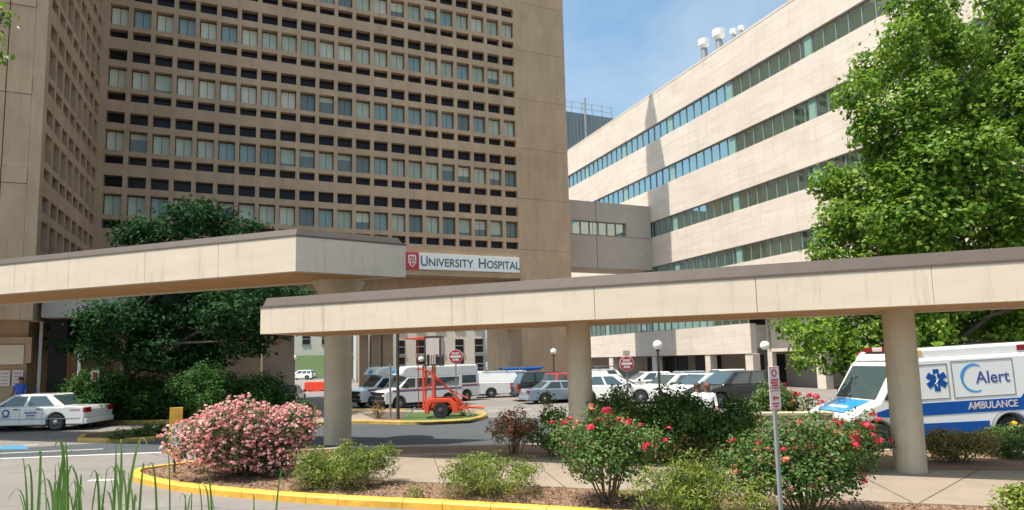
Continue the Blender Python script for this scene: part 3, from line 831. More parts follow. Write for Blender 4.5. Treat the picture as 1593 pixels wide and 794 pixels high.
# --- bushes of the front bed
r, cl, dm = bush('azalea_bush', 'big rounded bush covered in pink blossom beside the yellow paddle sign', 'bush', 378, 741, 208, 112, leaf=G_PINK, n_clump=60, size=.055, depth=.75, per=110, lps=7, spray=.05, stems=14, lift=.2, clr=.235)
C, N, T = cloud([(c, q) for c, q in cl if c[2] > .35 or rng.uniform() < .5], 640, .035, 1, shell=.92, up=.5)
C2, N2 = petals(C, .026, 5, .04)
o = leaves_mesh('blossom', C2, N2, .052, F_PINK, r, np.repeat(rng.uniform(0, 1, len(C)), 5) * .7 + rng.uniform(0, .3, len(C) * 5), .85); o['kind'] = 'stuff'
JG = 'junipers in the front bed'
bush('juniper_bush', 'low yellow-green juniper with dead brown skirt right of the pink bush', 'bush', 528, 757, 172, 66, leaf=G_JUNI, n_clump=60, size=.075, per=110, lps=10, spray=.06, aspect=.22, stems=10, lift=.1, dry=G_JUNB, clr=.24, flat=.5, group=JG)
bush('juniper_bush', 'wide spreading juniper, alone in the middle of the mulch bed', 'bush', 766, 770, 180, 58, leaf=G_JUNI, n_clump=56, size=.07, per=110, lps=10, spray=.055, aspect=.22, stems=8, lift=.25, clr=.24, dry=G_JUNB, flat=.5, group=JG)
bush('juniper_bush', 'largest juniper, at the bottom edge between the two red rose bushes', 'bush', 1098, 812, 215, 100, leaf=G_JUNI, n_clump=70, size=.065, per=110, lps=10, spray=.05, aspect=.24, stems=8, lift=.1, clr=.2, flat=.55, group=JG)
bush('juniper_bush', 'tiny pale green tuft on bare mulch between two junipers', 'bush', 652, 776, 34, 20, leaf=G_JUNI, n_clump=8, size=.05, per=260, lps=6, spray=.03, aspect=.2, stems=0, clr=.5, group=JG)
r, cl, dm = bush('rose_bush', 'leggy rose bush with crimson flowers in front of the middle column', 'bush', 948, 784, 184, 166, leaf=G_ROSE, n_clump=40, size=.055, per=150, lps=7, spray=.05, stems=16, lift=.22, clr=.25, depth=.85)
put_blooms(r, shell_pts(cl, 16, lambda p, c: p[2] > dm[2] * .72), 'red', 1.15); put_blooms(r, shell_pts(cl, 8, lambda p, c: p[0] > .2), 'red', 1.0); put_blooms(r, shell_pts(cl, 14), 'coral', .7)
r, cl, dm = bush('rose_bush', 'broad rose bush with coral and crimson flowers behind the thin signpost', 'bush', 1255, 803, 255, 164, leaf=G_ROSE, n_clump=56, size=.055, per=140, lps=7, spray=.05, stems=22, lift=.22, clr=.21, depth=.5)
put_blooms(r, shell_pts(cl, 14, lambda p, c: p[0] > .45 and p[2] > .9), 'red', 1.1); put_blooms(r, shell_pts(cl, 42), 'coral', .75); put_blooms(r, shell_pts(cl, 12), 'red', .7)
r, cl, dm = bush('rose_bush', 'rose bush with a magenta flower cluster in front of the ambulance wheel', 'bush', 1340, 736, 104, 80, leaf=G_ROSE, n_clump=34, size=.055, per=130, lps=7, spray=.05, stems=12, lift=.2, clr=.26)
put_blooms(r, shell_pts(cl, 16, lambda p, c: p[2] > dm[2] * .6), 'red', 1.05); put_blooms(r, shell_pts(cl, 16), 'coral', .75)
r, cl, dm = bush('barberry_bush', 'bronze-leaved bush with coral flowers at the end of the back bed', 'bush', 800, 709, 84, 72, leaf=G_BRONZE, n_clump=26, size=.06, per=120, lps=7, spray=.05, stems=14, lift=.25, clr=.26)
put_blooms(r, shell_pts(cl, 50, lambda p, c: p[2] > dm[2] * .4), 'coral', .85)
HG = 'shrubs behind the covered walk'
bush('hedge_bush', 'upright bright green shrub just left of the middle column', 'bush', 860, 712, 58, 100, leaf=G_ROSE, n_clump=34, size=.065, per=110, lps=8, spray=.05, stems=8, clr=.34, lift=.1, group=HG)
bush('hedge_bush', 'dense green shrub just right of the middle column', 'bush', 975, 718, 150, 112, leaf=G_ROSE, n_clump=60, size=.07, per=100, lps=8, spray=.055, stems=8, clr=.25, lift=.1, group=HG)
bush('hedge_bush', 'tallest dark shrub with dry twigs, in front of the white-topped pair of people', 'bush', 1066, 718, 150, 114, leaf=G_MID, n_clump=64, size=.07, per=100, lps=8, spray=.055, stems=12, clr=.25, lift=.1, dry=G_DRY, group=HG)
bush('hedge_bush', 'dark green shrub beside the left end of the low concrete wall', 'bush', 1136, 720, 104, 106, leaf=G_MID, n_clump=46, size=.07, per=100, lps=8, spray=.055, stems=8, clr=.28, lift=.1, group=HG)
r, cl, dm = bush('rose_bush', 'green bush with red flowers beyond the low concrete wall', 'bush', 1203, 662, 118, 82, Y=18.5, leaf=G_ROSE, n_clump=34, size=.075, per=90, lps=8, spray=.06, stems=8, clr=.27, lift=.1, zg=.0)
put_blooms(r, shell_pts(cl, 14, lambda p, c: p[0] > .4 and p[2] > .8), 'red', 1.5); put_blooms(r, shell_pts(cl, 10), 'coral', 1.1)
bush('dry_hedge', 'low browning clipped hedge right of the right-hand column', 'hedge', 1494, 721, 118, 46, leaf=G_DRY, n_clump=34, size=.05, per=170, lps=7, spray=.04, stems=12, clr=.36, lift=.3, depth=.4, shape=.8)
r, cl, dm = bush('flower_bush', 'small green bush with yellow flowers in front of the ambulance wheel', 'bush', 1572, 712, 78, 46, leaf=G_ROSE, n_clump=20, size=.06, per=130, lps=7, spray=.04, stems=6, clr=.4, lift=.2)
put_blooms(r, shell_pts(cl, 5, lambda p, c: p[2] > dm[2] * .5 and p[1] < 0, 1.1), 'yellow', 1.4)
r, cl, dm = bush('rose_bush', 'leafy bush cut off by the lower right corner', 'bush', 1620, 822, 120, 62, leaf=G_JUNI, n_clump=24, size=.055, per=150, lps=7, spray=.04, stems=6, clr=.33, lift=.2)
# --- chips and dead leaves lying on the mulch
LIT = leafmat('leaf_litter', [(.07, .038, .02), (.15, .085, .048), (.24, .15, .085), (.36, .26, .16)], 0, .9)
pts = []
poly_in = [Vector((p.x, p.y)) for p in inn]
def inside(q):
    c = False; n = len(poly_in)
    for i in range(n):
        a, b = poly_in[i], poly_in[i - 1]
        if (a.y > q[1]) != (b.y > q[1]) and q[0] < (b.x - a.x) * (q[1] - a.y) / (b.y - a.y) + a.x: c = not c
    return c
walkpoly = [at(x, y, .12) for x, y in near_edge]
def wy(x):
    for a, b in zip(walkpoly, walkpoly[1:]):
        if a.x <= x <= b.x: return a.y + (b.y - a.y) * (x - a.x) / (b.x - a.x)
    return 99 if x < walkpoly[0].x else walkpoly[-1].y
while len(pts) < 7000:
    q = (rng.uniform(-8.5, 9), rng.uniform(8.5, 15.5))
    if inside(q) and q[1] < wy(q[0]) - .02: pts.append((q[0], q[1], .112 + rng.uniform(0, .02)))
pts = np.array(pts)
o = leaves_mesh('leaf_litter', pts, np.array([0, 0, 1.0]) + rng.normal(size=pts.shape) * .35, .05, LIT, None, rng.uniform(0, 1, len(pts)), .45, .6); tag(o, 'brown mulch chips and dead leaves scattered over the front bed', 'leaf litter', kind='stuff')
# --- dark hedge mounds under the left tree
DG = 'clipped dark shrubs under the left tree'
for i, (a, b, c, d, lab) in enumerate([(150, 657, 120, 84, 'leftmost dark clipped shrub behind the white sedan'), (245, 652, 100, 66, 'low dark shrub beneath the left tree crown'), (325, 656, 105, 92, 'dark clipped shrub behind the pink bush, left half'),
                                 (402, 652, 90, 84, 'round clipped dark green shrub, rightmost and brightest of the row'), (286, 650, 70, 70, 'dark shrub squeezed between two larger ones behind the pink bush'), (463, 654, 36, 32, 'small round dark shrub left of the thick canopy column')]):
    bush('clipped_shrub', lab, 'shrub', a, b, c, d, leaf=G_HEDGE, n_clump=34, size=.12, per=34, lps=9, spray=.10, stems=5, clr=.34, lift=.1, group=DG)
for a, b, c, d, lab in [(180, 684, 22, 12, 'small tuft in the little kerbed bed beside the sedan, left one'), (222, 680, 34, 16, 'middle leafy tuft in the little kerbed bed'), (252, 676, 24, 14, 'right leafy tuft in the little kerbed bed')]:
    bush('bedding_plant', lab, 'plant', a, b, c, d, leaf=G_ROSE, n_clump=9, size=.08, per=150, lps=6, spray=.05, stems=0, clr=.5, group='tufts in the little kerbed bed')
bush('dry_shrub', 'small reddish dry shrub in front of the dark van grilles', 'shrub', 588, 651, 26, 26, leaf=G_BRONZE, n_clump=14, size=.07, per=90, lps=6, spray=.05, stems=8, clr=.3)
bush('dry_shrub', 'twiggy brown shrub at the right end of the red lift trailer', 'shrub', 722, 648, 22, 26, leaf=G_BRONZE, n_clump=10, size=.06, per=70, lps=6, spray=.05, stems=8, clr=.3)

# --- trees
def tree(name, label, Y, base_px, clumps, depth_j, leaf, size, per, lps, spray, flat=1.0, aspect=.7, trunk_r=.2, sq=1.0, seed=1, limb_n=14, zg=0.0, shell=.55, fork=.45, edge=lambda x: 1.0):
    rr_ = random.Random(seed)
    base = atY(base_px, 560, Y); base.z = zg
    r = empty(name, base, 0, label, 'tree')
    cl = []
    for x, y, rp, *yy in clumps:
        Yc = yy[0] if yy else Y + rr_.uniform(-depth_j, depth_j)
        p = atY(x, y, Yc) - base; rw = rp * Yc / FPX * edge(x)
        cl.append((np.array(p), np.array([rw, rw, rw * sq])))
    C, N, T = cloud(cl, per, spray, lps, flat=flat, shell=shell)
    leaves_mesh('crown', C, N, size, leaf, r, T, aspect)
    k = MB()
    top = max(c[0][2] for c in cl); f_ = Vector((0.1, 0, top * fork))
    k.tube([(0, 0, -.1), (.03, .02, f_.z * .5), f_, (f_.x * 2, .1, top * .85)], [trunk_r * 1.35, trunk_r, trunk_r * .8, trunk_r * .2], 10)
    for c, _ in rr_.sample(cl, min(limb_n, len(cl))):
        c = Vector(c); z0 = max(.35 * f_.z, min(f_.z * 1.4, c.z * .55)); s_ = Vector((f_.x * min(1, z0 / f_.z), 0, z0))
        mid = s_.lerp(c, .5) + Vector((rr_.uniform(-.2, .2), rr_.uniform(-.2, .2), .12 * (c - s_).length))
        k.tube([s_, mid, c], [trunk_r * .45, trunk_r * .28, .02], 7)
    k.build('trunk', M['bark'], r, smooth=60)
    return r
MAPLE = [(1420,5,42),(1400,62,36),(1362,108,45),(1335,145,38),(1358,178,32),(1440,85,60),(1505,115,60),(1560,75,60),(1600,25,45),(1405,190,62),(1470,185,70),(1552,180,72),(1600,120,55),(1348,213,30),(1385,250,50),(1302,285,38),(1278,292,26),(1340,300,52),(1420,300,70),(1505,290,76),(1585,280,72),(1302,345,42),(1352,370,58),(1432,390,70),(1522,380,76),(1600,380,62),(1288,388,38),(1450,20,40),(1560,0,40),(1500,60,42),
         (1232,503,26),(1255,530,34),(1290,508,46),(1302,555,34),(1342,520,50),(1352,562,28),(1250,562,18),(1400,500,52),(1452,490,48),(1505,490,48),(1560,490,52),(1600,510,40),(1470,525,28),(1535,535,15),(1575,530,22),(1640,200,80),(1650,340,80),(1650,460,60),(1640,60,60),(1420,440,60),(1500,440,60),(1340,440,60),(1400,330,50,16.7),(1440,260,52,16.6),(1430,370,50,16.8),(1470,330,50,16.6),(1390,280,42,16.8),(1480,230,48,16.8),(1440,150,45,16.9),(1380,350,40,16.6),(1530,240,50,16.7),(1575,330,50,16.7),(1440,520,40,17.0),(1390,470,40,17)]
tree('maple_tree', 'large bright green maple filling the right side behind the canopy', 18.5, 1450, MAPLE, 1.9, G_MAPLE, .15, 150, 12, .14, trunk_r=.22, seed=4, limb_n=20, flat=.75, edge=lambda x: .80 if x < 1400 else .92)
DARK = [(205,366,22),(232,362,30),(285,342,34),(340,350,34),(385,360,22),(310,330,22),(120,520,34),(165,500,42),(230,490,48),(300,500,52),(365,485,48),(430,470,42),(470,468,24),(250,545,48),(312,550,45),(380,530,36),(435,515,24),(155,545,24),(110,540,16),(200,440,50),(300,430,55),(380,430,45),(260,400,45),(340,395,40)]
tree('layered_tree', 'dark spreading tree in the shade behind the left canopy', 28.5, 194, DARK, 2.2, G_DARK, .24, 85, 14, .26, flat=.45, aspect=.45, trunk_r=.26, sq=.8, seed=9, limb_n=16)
NEAR = [(6,20,12),(2,45,14),(4,82,14),(-30,10,30),(-40,60,35),(-60,110,35),(-90,40,45),(-110,90,50),(-80,-40,60)]
tree('street_tree', 'leafy twigs of a tree hanging in at the upper left corner', 8.2, -190, NEAR, .5, G_MAPLE, .08, 110, 8, .07, trunk_r=.11, seed=2, limb_n=7, fork=.6)

# --- tall grass blades at the bottom left
GR = leafmat('reed_blade', [(.10, .22, .035), (.16, .30, .06), (.28, .38, .12)], .35)
def reeds(label, blades):
    """each blade: base px x, tip px, bend, distance"""
    base = atY(blades[0][0], 790, blades[0][5]); base.z = 0
    r = empty('tall_grass', base, 0, label, 'grass clump', 'clumps of tall reed grass in front')
    for (bx_, tx, ty, bend, wpx, Y, tnt) in blades:
        b0 = atY(bx_, 900, Y); tip = atY(tx, ty, Y)
        b0.z = 0; b0 -= base; tip = tip - base
        dx = tip.x - b0.x; Lz = tip.z - b0.z
        p1 = b0 + Vector((dx * .08, .02, Lz * .62))
        p2 = Vector((b0.x + dx * (.35 if bend else .7), b0.y + .04, tip.z + (.20 + .5 * abs(dx) if bend else -.15)))
        n = 18; V = []; F = []; wd_ = wpx * Y / FPX / 2 * .85
        for i in range(n + 1):
            s_ = i / n
            p = b0 * (1 - s_) ** 3 + p1 * 3 * s_ * (1 - s_) ** 2 + p2 * 3 * s_ ** 2 * (1 - s_) + tip * s_ ** 3
            wv = wd_ * (1 - max(0, (s_ - .45) / .55) ** 1.6) + .0006
            V += [p + Vector((-wv, 0, 0)), p + Vector((0, wd_ * .5, 0)), p + Vector((wv, 0, 0))]
        for i in range(n):
            for j in range(2): F.append((i*3 + j, i*3 + j + 1, i*3 + j + 4, i*3 + j + 3))
        me = bpy.data.meshes.new('blade'); me.from_pydata(V, [], F); me.materials.append(GR)
        a_ = me.attributes.new('tint', 'FLOAT', 'FACE'); a_.data.foreach_set('value', [tnt] * len(F))
        for p_ in me.polygons: p_.use_smooth = True
        o = bpy.data.objects.new('blade', me); COL.objects.link(o); o.parent = r
def more(n, x0, x1, ytop, spread, seed, w0=3, w1=6):
    q = random.Random(seed); res = []
    for _ in range(n):
        a = q.uniform(x0, x1); b = q.choice((-1, 1)) * q.uniform(.2, 1) * spread
        res.append((a, a + b, q.uniform(*ytop), 1 if q.random() < .7 else 0, q.uniform(w0, w1), q.uniform(2.8, 3.4), q.choice((.15, .25, .35, .5, .6, .9))))
    return res
reeds('tall arching reed grass at the far left bottom edge', [(48, 60, 708, 1, 7, 3.0, .5), (45, 35, 712, 0, 6, 3.1, .3), (60, 112, 707, 1, 6, 3.2, .4), (66, 98, 692, 0, 7, 3.0, .3), (100, 84, 696, 1, 9, 3.0, .5), (102, 101, 684, 0, 7, 3.05, .25), (95, 90, 718, 0, 5, 3.1, .6), (110, 125, 748, 1, 6, 3.1, .4), (138, 95, 742, 1, 6, 3.0, .35), (120, 115, 745, 0, 5, 3.1, .2), (70, 30, 770, 0, 5, 3.0, .5), (85, 130, 770, 1, 6, 2.9, .3), (92, 60, 760, 1, 7, 2.9, .7), (80, 84, 752, 0, 9, 2.9, .8)] + more(16, 35, 150, (720, 785), 45, 5))
reeds('tall reed grass with two pale bent tips left of the kerb nose', [(162, 180, 690, 0, 7, 3.0, .3), (170, 230, 696, 1, 7, 3.0, .8), (178, 186, 692, 1, 6, 3.1, .7), (185, 172, 742, 0, 5, 3.0, .4), (155, 140, 744, 1, 6, 3.1, .3), (190, 212, 780, 1, 8, 2.9, .6), (182, 200, 735, 0, 5, 3.0, .3)] + more(9, 150, 215, (725, 785), 40, 6))
reeds('sparse reed grass in front of the yellow kerb', [(246, 228, 732, 1, 5, 3.0, .3), (262, 255, 712, 1, 3, 3.0, .2), (275, 288, 770, 0, 8, 2.9, .5), (382, 395, 772, 0, 9, 2.9, .6), (392, 394, 768, 0, 7, 3.0, .3), (412, 445, 742, 1, 4, 3.0, .4), (350, 330, 775, 0, 3, 3.0, .3)] + more(6, 250, 420, (745, 788), 30, 8, 2, 5))

# ------------------------------------------------------------------ vehicles (local frame: x to the front, y to the left, z up)
def arch_profile(xr, xf, zb, wheels, ra, wr, top):
    """bottom line rear to front with wheel cut-outs, then the given top points front to rear"""
    pts = [(xr, zb)]
    for wx in sorted(wheels):
        a0 = math.asin(max(-1, min(1, (zb - wr) / ra)))
        for j in range(11):
            a = math.pi - a0 + (2 * a0 - math.pi) * j / 10
            pts.append((wx + ra * math.cos(a), wr + ra * math.sin(a)))
    pts.append((xf, zb))
    return pts + top
def wheel(parent, x, y, r, wdt, side, rim='rim'):
    k = MB(); h = wdt / 2
    k.lathe([(r*.6, -h), (r*.93, -h), (r, -h*.7), (r, h*.7), (r*.93, h), (r*.6, h)], (0, 0, 0), 24, 'y')
    wv = k.build('wheel', M['tyre'], parent, smooth=40); wv.location = (x, y, r)
    k = MB(); q = side * (h + .004)
    k.lathe([(r*.62, q - side*.03), (r*.62, q), (r*.50, q - side*.012), (r*.2, q + side*.012), (r*.16, q + side*.03), (.01, q + side*.03)], (0, 0, 0), 20, 'y')
    for j in range(5):
        a = j * 2 * math.pi / 5
        c = Vector((math.cos(a) * r*.38, q - side*.006, math.sin(a) * r*.38))
        k.box(c.x - .03, c.x + .03, min(c.y, c.y + side*.012), max(c.y, c.y + side*.012), c.z - .03, c.z + .03, 1)
    k.build('rim', [M[rim], M['black']], wv, smooth=30)
def panel(k, a, b, c, d, th=.012, m=0):
    a, b, c, d = map(Vector, (a, b, c, d)); n = (b - a).cross(d - a).normalized() * th
    return k.prism([a - n * .3, b - n * .3, c - n * .3, d - n * .3], n, m)
def lerp3(a, b, t): return Vector(a).lerp(Vector(b), t)
def quad_sub(q, u0_, u1_, v0_, v1_, off):
    """sub-rectangle of a quad (bl, br, tr, tl), pushed out by off along its normal"""
    bl, br, tr, tl = map(Vector, q)
    P = lambda u_, v_: bl.lerp(br, u_).lerp(tl.lerp(tr, u_), v_)
    n = (br - bl).cross(tl - bl).normalized() * off
    return [P(u0_, v0_) + n, P(u1_, v0_) + n, P(u1_, v1_) + n, P(u0_, v1_) + n]
STY = {
 'sedan': dict(L=5.2, W=1.86, zb=.24, r=.33, wh=(-1.45, 1.5), belt=.95, hood=.78, noseh=.62, deck=.98, gh=[(1.15, -1.75), (.35, -1.02)], roof=1.45, tail=.62, wins=[(.10, .44), (.50, .88)]),
 'suv': dict(L=4.7, W=1.86, zb=.28, r=.36, wh=(-1.35, 1.4), belt=1.06, hood=.95, noseh=.70, deck=1.06, gh=[(1.25, -2.2), (.40, -1.85)], roof=1.70, tail=.7, wins=[(.12, .40), (.45, .70), (.75, .96)]),
 'cross': dict(L=4.7, W=1.86, zb=.26, r=.35, wh=(-1.35, 1.42), belt=.98, hood=.88, noseh=.66, deck=1.0, gh=[(1.15, -2.15), (.15, -1.55)], roof=1.55, tail=.68, wins=[(.16, .44), (.48, .72), (.76, .92)]),
 'van': dict(L=5.3, W=1.95, zb=.30, r=.36, wh=(-1.5, 1.6), belt=1.20, hood=1.05, noseh=.75, deck=1.20, gh=[(1.95, -2.62), (1.25, -2.56)], roof=2.05, tail=.9, wins=[(.06, .24)]),
}
def car(name, label, cat, style, x, y, ang, paint, sc=1.0, group='cars in the parking lot', solid=False, z=0.0, rack=None):
    q = STY[style]; r = empty(name, (x, y, z), R(ang), label, cat, group); r.scale = (sc, sc, sc)
    L, W_ = q['L'], q['W']; xf, xr = L/2, -L/2; hw = W_/2; P = M[paint]
    g0, g1 = q['gh']; be = q['belt']
    top = [(xf, q['noseh'] - .12), (xf - .06, q['noseh']), (xf - .5, q['hood'] - .04), (g0[0] + .1, be - .02), (g0[0], be), (g0[1], be), (g0[1] - .05, q['deck']), (xr + .12, q['deck'] - .03), (xr, q['tail'] + .15)]
    if style != 'sedan': top = top[:5] + [(xr + .1, be), (xr, be - .12)]
    pr = arch_profile(xr + .05, xf - .05, q['zb'], q['wh'], q['r'] * 1.2, q['r'], top)
    k = MB(); k.prism([(a, -hw, b) for a, b in pr], (0, W_, 0))
    body = k.build('body', P, r, bevel=.05)
    k = MB(); k.box(xr + .3, xf - .3, -hw + .28, hw - .28, q['zb'] - .03, be - .2); k.build('underbody', M['black'], r)
    ti = .16; b0 = hw - .04
    B_ = [(g0[0], -b0, be - .01), (g0[0], b0, be - .01), (g0[1], b0, be - .01), (g0[1], -b0, be - .01)]
    T_ = [(g1[0], -b0 + ti, q['roof']), (g1[0], b0 - ti, q['roof']), (g1[1], b0 - ti, q['roof']), (g1[1], -b0 + ti, q['roof'])]
    k = MB(); k.add(B_ + T_, [(0, 1, 2, 3), (7, 6, 5, 4), (0, 4, 5, 1), (1, 5, 6, 2), (2, 6, 7, 3), (3, 7, 4, 0)])
    k.build('cabin', P, r, bevel=.06)
    for sgn in (-1, 1):
        if sgn < 0: Q = (B_[3], B_[0], T_[0], T_[3])
        else: Q = (B_[1], B_[2], T_[2], T_[1])
        for (a, b) in q['wins']:
            aa, bb = (1 - b, 1 - a) if sgn < 0 else (a, b)
            s_ = quad_sub(Q, aa, bb, .10, .86, .004)
            k = MB(); panel(k, *s_); k.build('side_window', M['car_glass'], r)
        k = MB(); k.box(g0[0] - .35, g0[0] - .2, sgn * hw - .0 if sgn > 0 else sgn * hw - .18, sgn * hw + .18 if sgn > 0 else sgn * hw, be - .02, be + .12); k.build('mirror', M['black'], r, bevel=.02)
        k = MB(); k.box(xf - .12, xf + .008, min(sgn * (hw - .5), sgn * (hw - .08)), max(sgn * (hw - .5), sgn * (hw - .08)), q['noseh'] - .17, q['noseh'] - .02); k.build('headlight', M['white_lens'], r, bevel=.02)
        tz = q['deck'] - .28 if style == 'sedan' else be - .35
        k = MB(); k.box(xr - .012, xr + .10, min(sgn * (hw - .38), sgn * (hw + .004)), max(sgn * (hw - .38), sgn * (hw + .004)), tz, tz + .2 + (.15 if style != 'sedan' else 0)); k.build('taillight', M['red_lens'], r, bevel=.02)
        for wx in q['wh']: wheel(r, wx, sgn * (hw - .11), q['r'], .22, sgn)
    k = MB(); panel(k, *quad_sub((B_[0], B_[1], T_[1], T_[0]), .05, .95, .06, .92, .004)); k.build('windshield', M['car_glass'], r)
    k = MB(); panel(k, *quad_sub((B_[2], B_[3], T_[3], T_[2]), .07, .93, .12, .88, .004)); k.build('rear_window', M['car_glass'], r)
    k = MB(); k.box(xf - .03, xf + .02, -hw + .55, hw - .55, q['noseh'] - .2, q['noseh'] - .04); k.build('grille', M['black'], r)
    for nm, a in (('bumper', xf - .1), ('bumper', xr - .06)):
        k = MB(); k.box(a, a + .16, -hw + .02, hw - .02, q['zb'] + .02, q['zb'] + .24); k.build(nm, P if style == 'sedan' else M['black'], r, bevel=.04)
    if rack:
        k = MB()
        for xx in (-1.9, -.3, 1.0):
            k.box(xx, xx + .05, -hw + .1, hw - .1, q['roof'] + .18, q['roof'] + .23)
            for sgn in (-1, 1): k.box(xx, xx + .05, sgn * (hw - .15) - .02, sgn * (hw - .15) + .02, q['roof'] - .02, q['roof'] + .18)
        for sgn in (-1, 1): k.box(-2.3, 1.4, sgn * (hw - .15) - .03, sgn * (hw - .15) + .03, q['roof'] + .232, q['roof'] + .27)
        k.build('ladder_rack', M['rim'], r)
    return r

# white official sedan at the left
c = at(84, 671)
r = car('sedan_car', 'white official sedan with blue door lettering, parked in shade at the left edge', 'car', 'sedan', c.x - 1.45, c.y + .9, 181.5, 'p_white', 1.0, None)
# it drives left: heading 181.5, its left flank (+y) faces the camera
k = MB(); fy = .93 + .008
for bx_, bz, wv, hv in ((-.72, .70, .50, .075), (-.66, .60, .38, .065)):   # rear door: two lettered lines, in strokes
    n = 9
    for j in range(n):
        a = bx_ + wv * j / n
        k.box(a, a + wv / n * (.55 + .25 * (j % 2)), fy - .012, fy, bz, bz + hv * (1 if j % 3 else .75))
k.box(-.68, -.30, fy - .012, fy, .53, .55)
k.box(.30, .68, fy - .012, fy, .58, .605); k.box(.36, .62, fy - .012, fy, .545, .565)
k.lathe([(.15, 0), (.15, .012)], (.49, fy - .012, .74), 16, 'y'); k.build('door_lettering', M['p_navy'], r)
k = MB(); k.lathe([(.09, 0), (.09, .006)], (.49, fy, .74), 12, 'y'); k.build('door_badge', M['sign_white'], r)
k = MB()
for j in range(6): k.box(-2.38 + j * .07, -2.33 + j * .07, fy - .012, fy, .80, .835)
k.build('rear_lettering', M['p_redstripe'], r)
for xx in (-.56, .33):
    k = MB(); k.box(xx - .32, xx - .12, fy - .01, fy + .03, .86, .90); k.build('door_handle', M['black'], r, bevel=.01)
k = MB()
for xx in (-.93, -.05, .95): k.box(xx, xx + .012, fy - .013, fy - .002, .32, .93)
k.box(-2.4, 2.3, fy - .013, fy - .003, .47, .50); k.build('door_seam', M['steel'], r)

# cars in the lot
def lot(pxx, pyb): p = at(pxx, pyb); return p.x, p.y
def lc(name, label, cat, style, pxx, pyb, ang, paint, sc=.88, **kw):
    x, y = lot(pxx, pyb); return car(name, label, cat, style, x, y, ang, paint, sc, **kw)
lc('work_van', 'white work van with ladder rack, nose to the right beside a dark van', 'van', 'van', 792, 617.5, 8, 'p_white', .84, rack=True)
lc('dark_van', 'dark van with red tail lamps just left of the white work van', 'van', 'van', 757, 613, 75, 'p_black', .84)
lc('minivan', 'black minivan overlapping the white work van on its right', 'car', 'suv', 858, 622, 14, 'p_black', .98)
lc('sedan_car', 'silver-blue sedan in front of the black minivan, left of the middle column', 'car', 'sedan', 872, 626, 18, 'p_silver', .84)
lc('red_car', 'red car mostly hidden behind the middle canopy column', 'car', 'suv', 897, 622, 30, 'p_red', .95)
lc('crossover', 'white crossover directly right of the middle column', 'car', 'cross', 957, 627, -14, 'p_white', .98)
lc('sedan_car', 'white car with its windshield facing left, behind the left globe lamp', 'car', 'cross', 1046, 624, 207, 'p_white', .95)
lc('crossover', 'white crossover behind the two people in white tops', 'car', 'cross', 1092, 628, 205, 'p_white', .98)
lc('dark_suv', 'black sport utility car right of the two people in white tops', 'car', 'suv', 1142, 632, 198, 'p_black', .98)
lc('work_van', 'white van with ladder rack in the back row, beyond the white crossover', 'van', 'van', 935, 611, 2, 'p_white', .80, rack=True)
lc('sedan_car', 'white car in the back row behind the right do-not-enter sign', 'car', 'cross', 1005, 612, 190, 'p_white', .92)
lc('sedan_car', 'silver car in the back row, rightmost roof before the dark one', 'car', 'cross', 1060, 611, 190, 'p_silver', .92)
lc('pickup', 'white utility car far off, left of the thick canopy column', 'car', 'suv', 470, 591, 172, 'p_white', .9)
lc('sedan_car', 'dark car in shade behind the round shrubs, left of the thick column', 'car', 'sedan', 447, 632, 100, 'p_black', .85)

lc('crossover', 'white car roof in the back row between two globe lamps, seen over the white crossovers', 'car', 'cross', 1120, 609, 186, 'p_white', .95)
lc('dark_van', 'small dark car in the shade at the foot of the brown wall', 'car', 'cross', 742, 603, 20, 'p_black', .9)
p = at(815, 614); q_ = atY(812, 574.5, p.y)
k = MB(); k.tube([(-1.7, 0, .12), (-1.3, 0, .02), (0, 0, 0), (1.2, 0, .03), (1.6, 0, .14)], [.03, .12, .15, .12, .03], 10)
o = k.build('rack_bundle', M['p_blue'], None, smooth=60); o.location = q_; o.rotation_euler = (0, 0, R(8)); tag(o, 'long blue bundle lying on the ladder rack of the white work van', 'bundle')
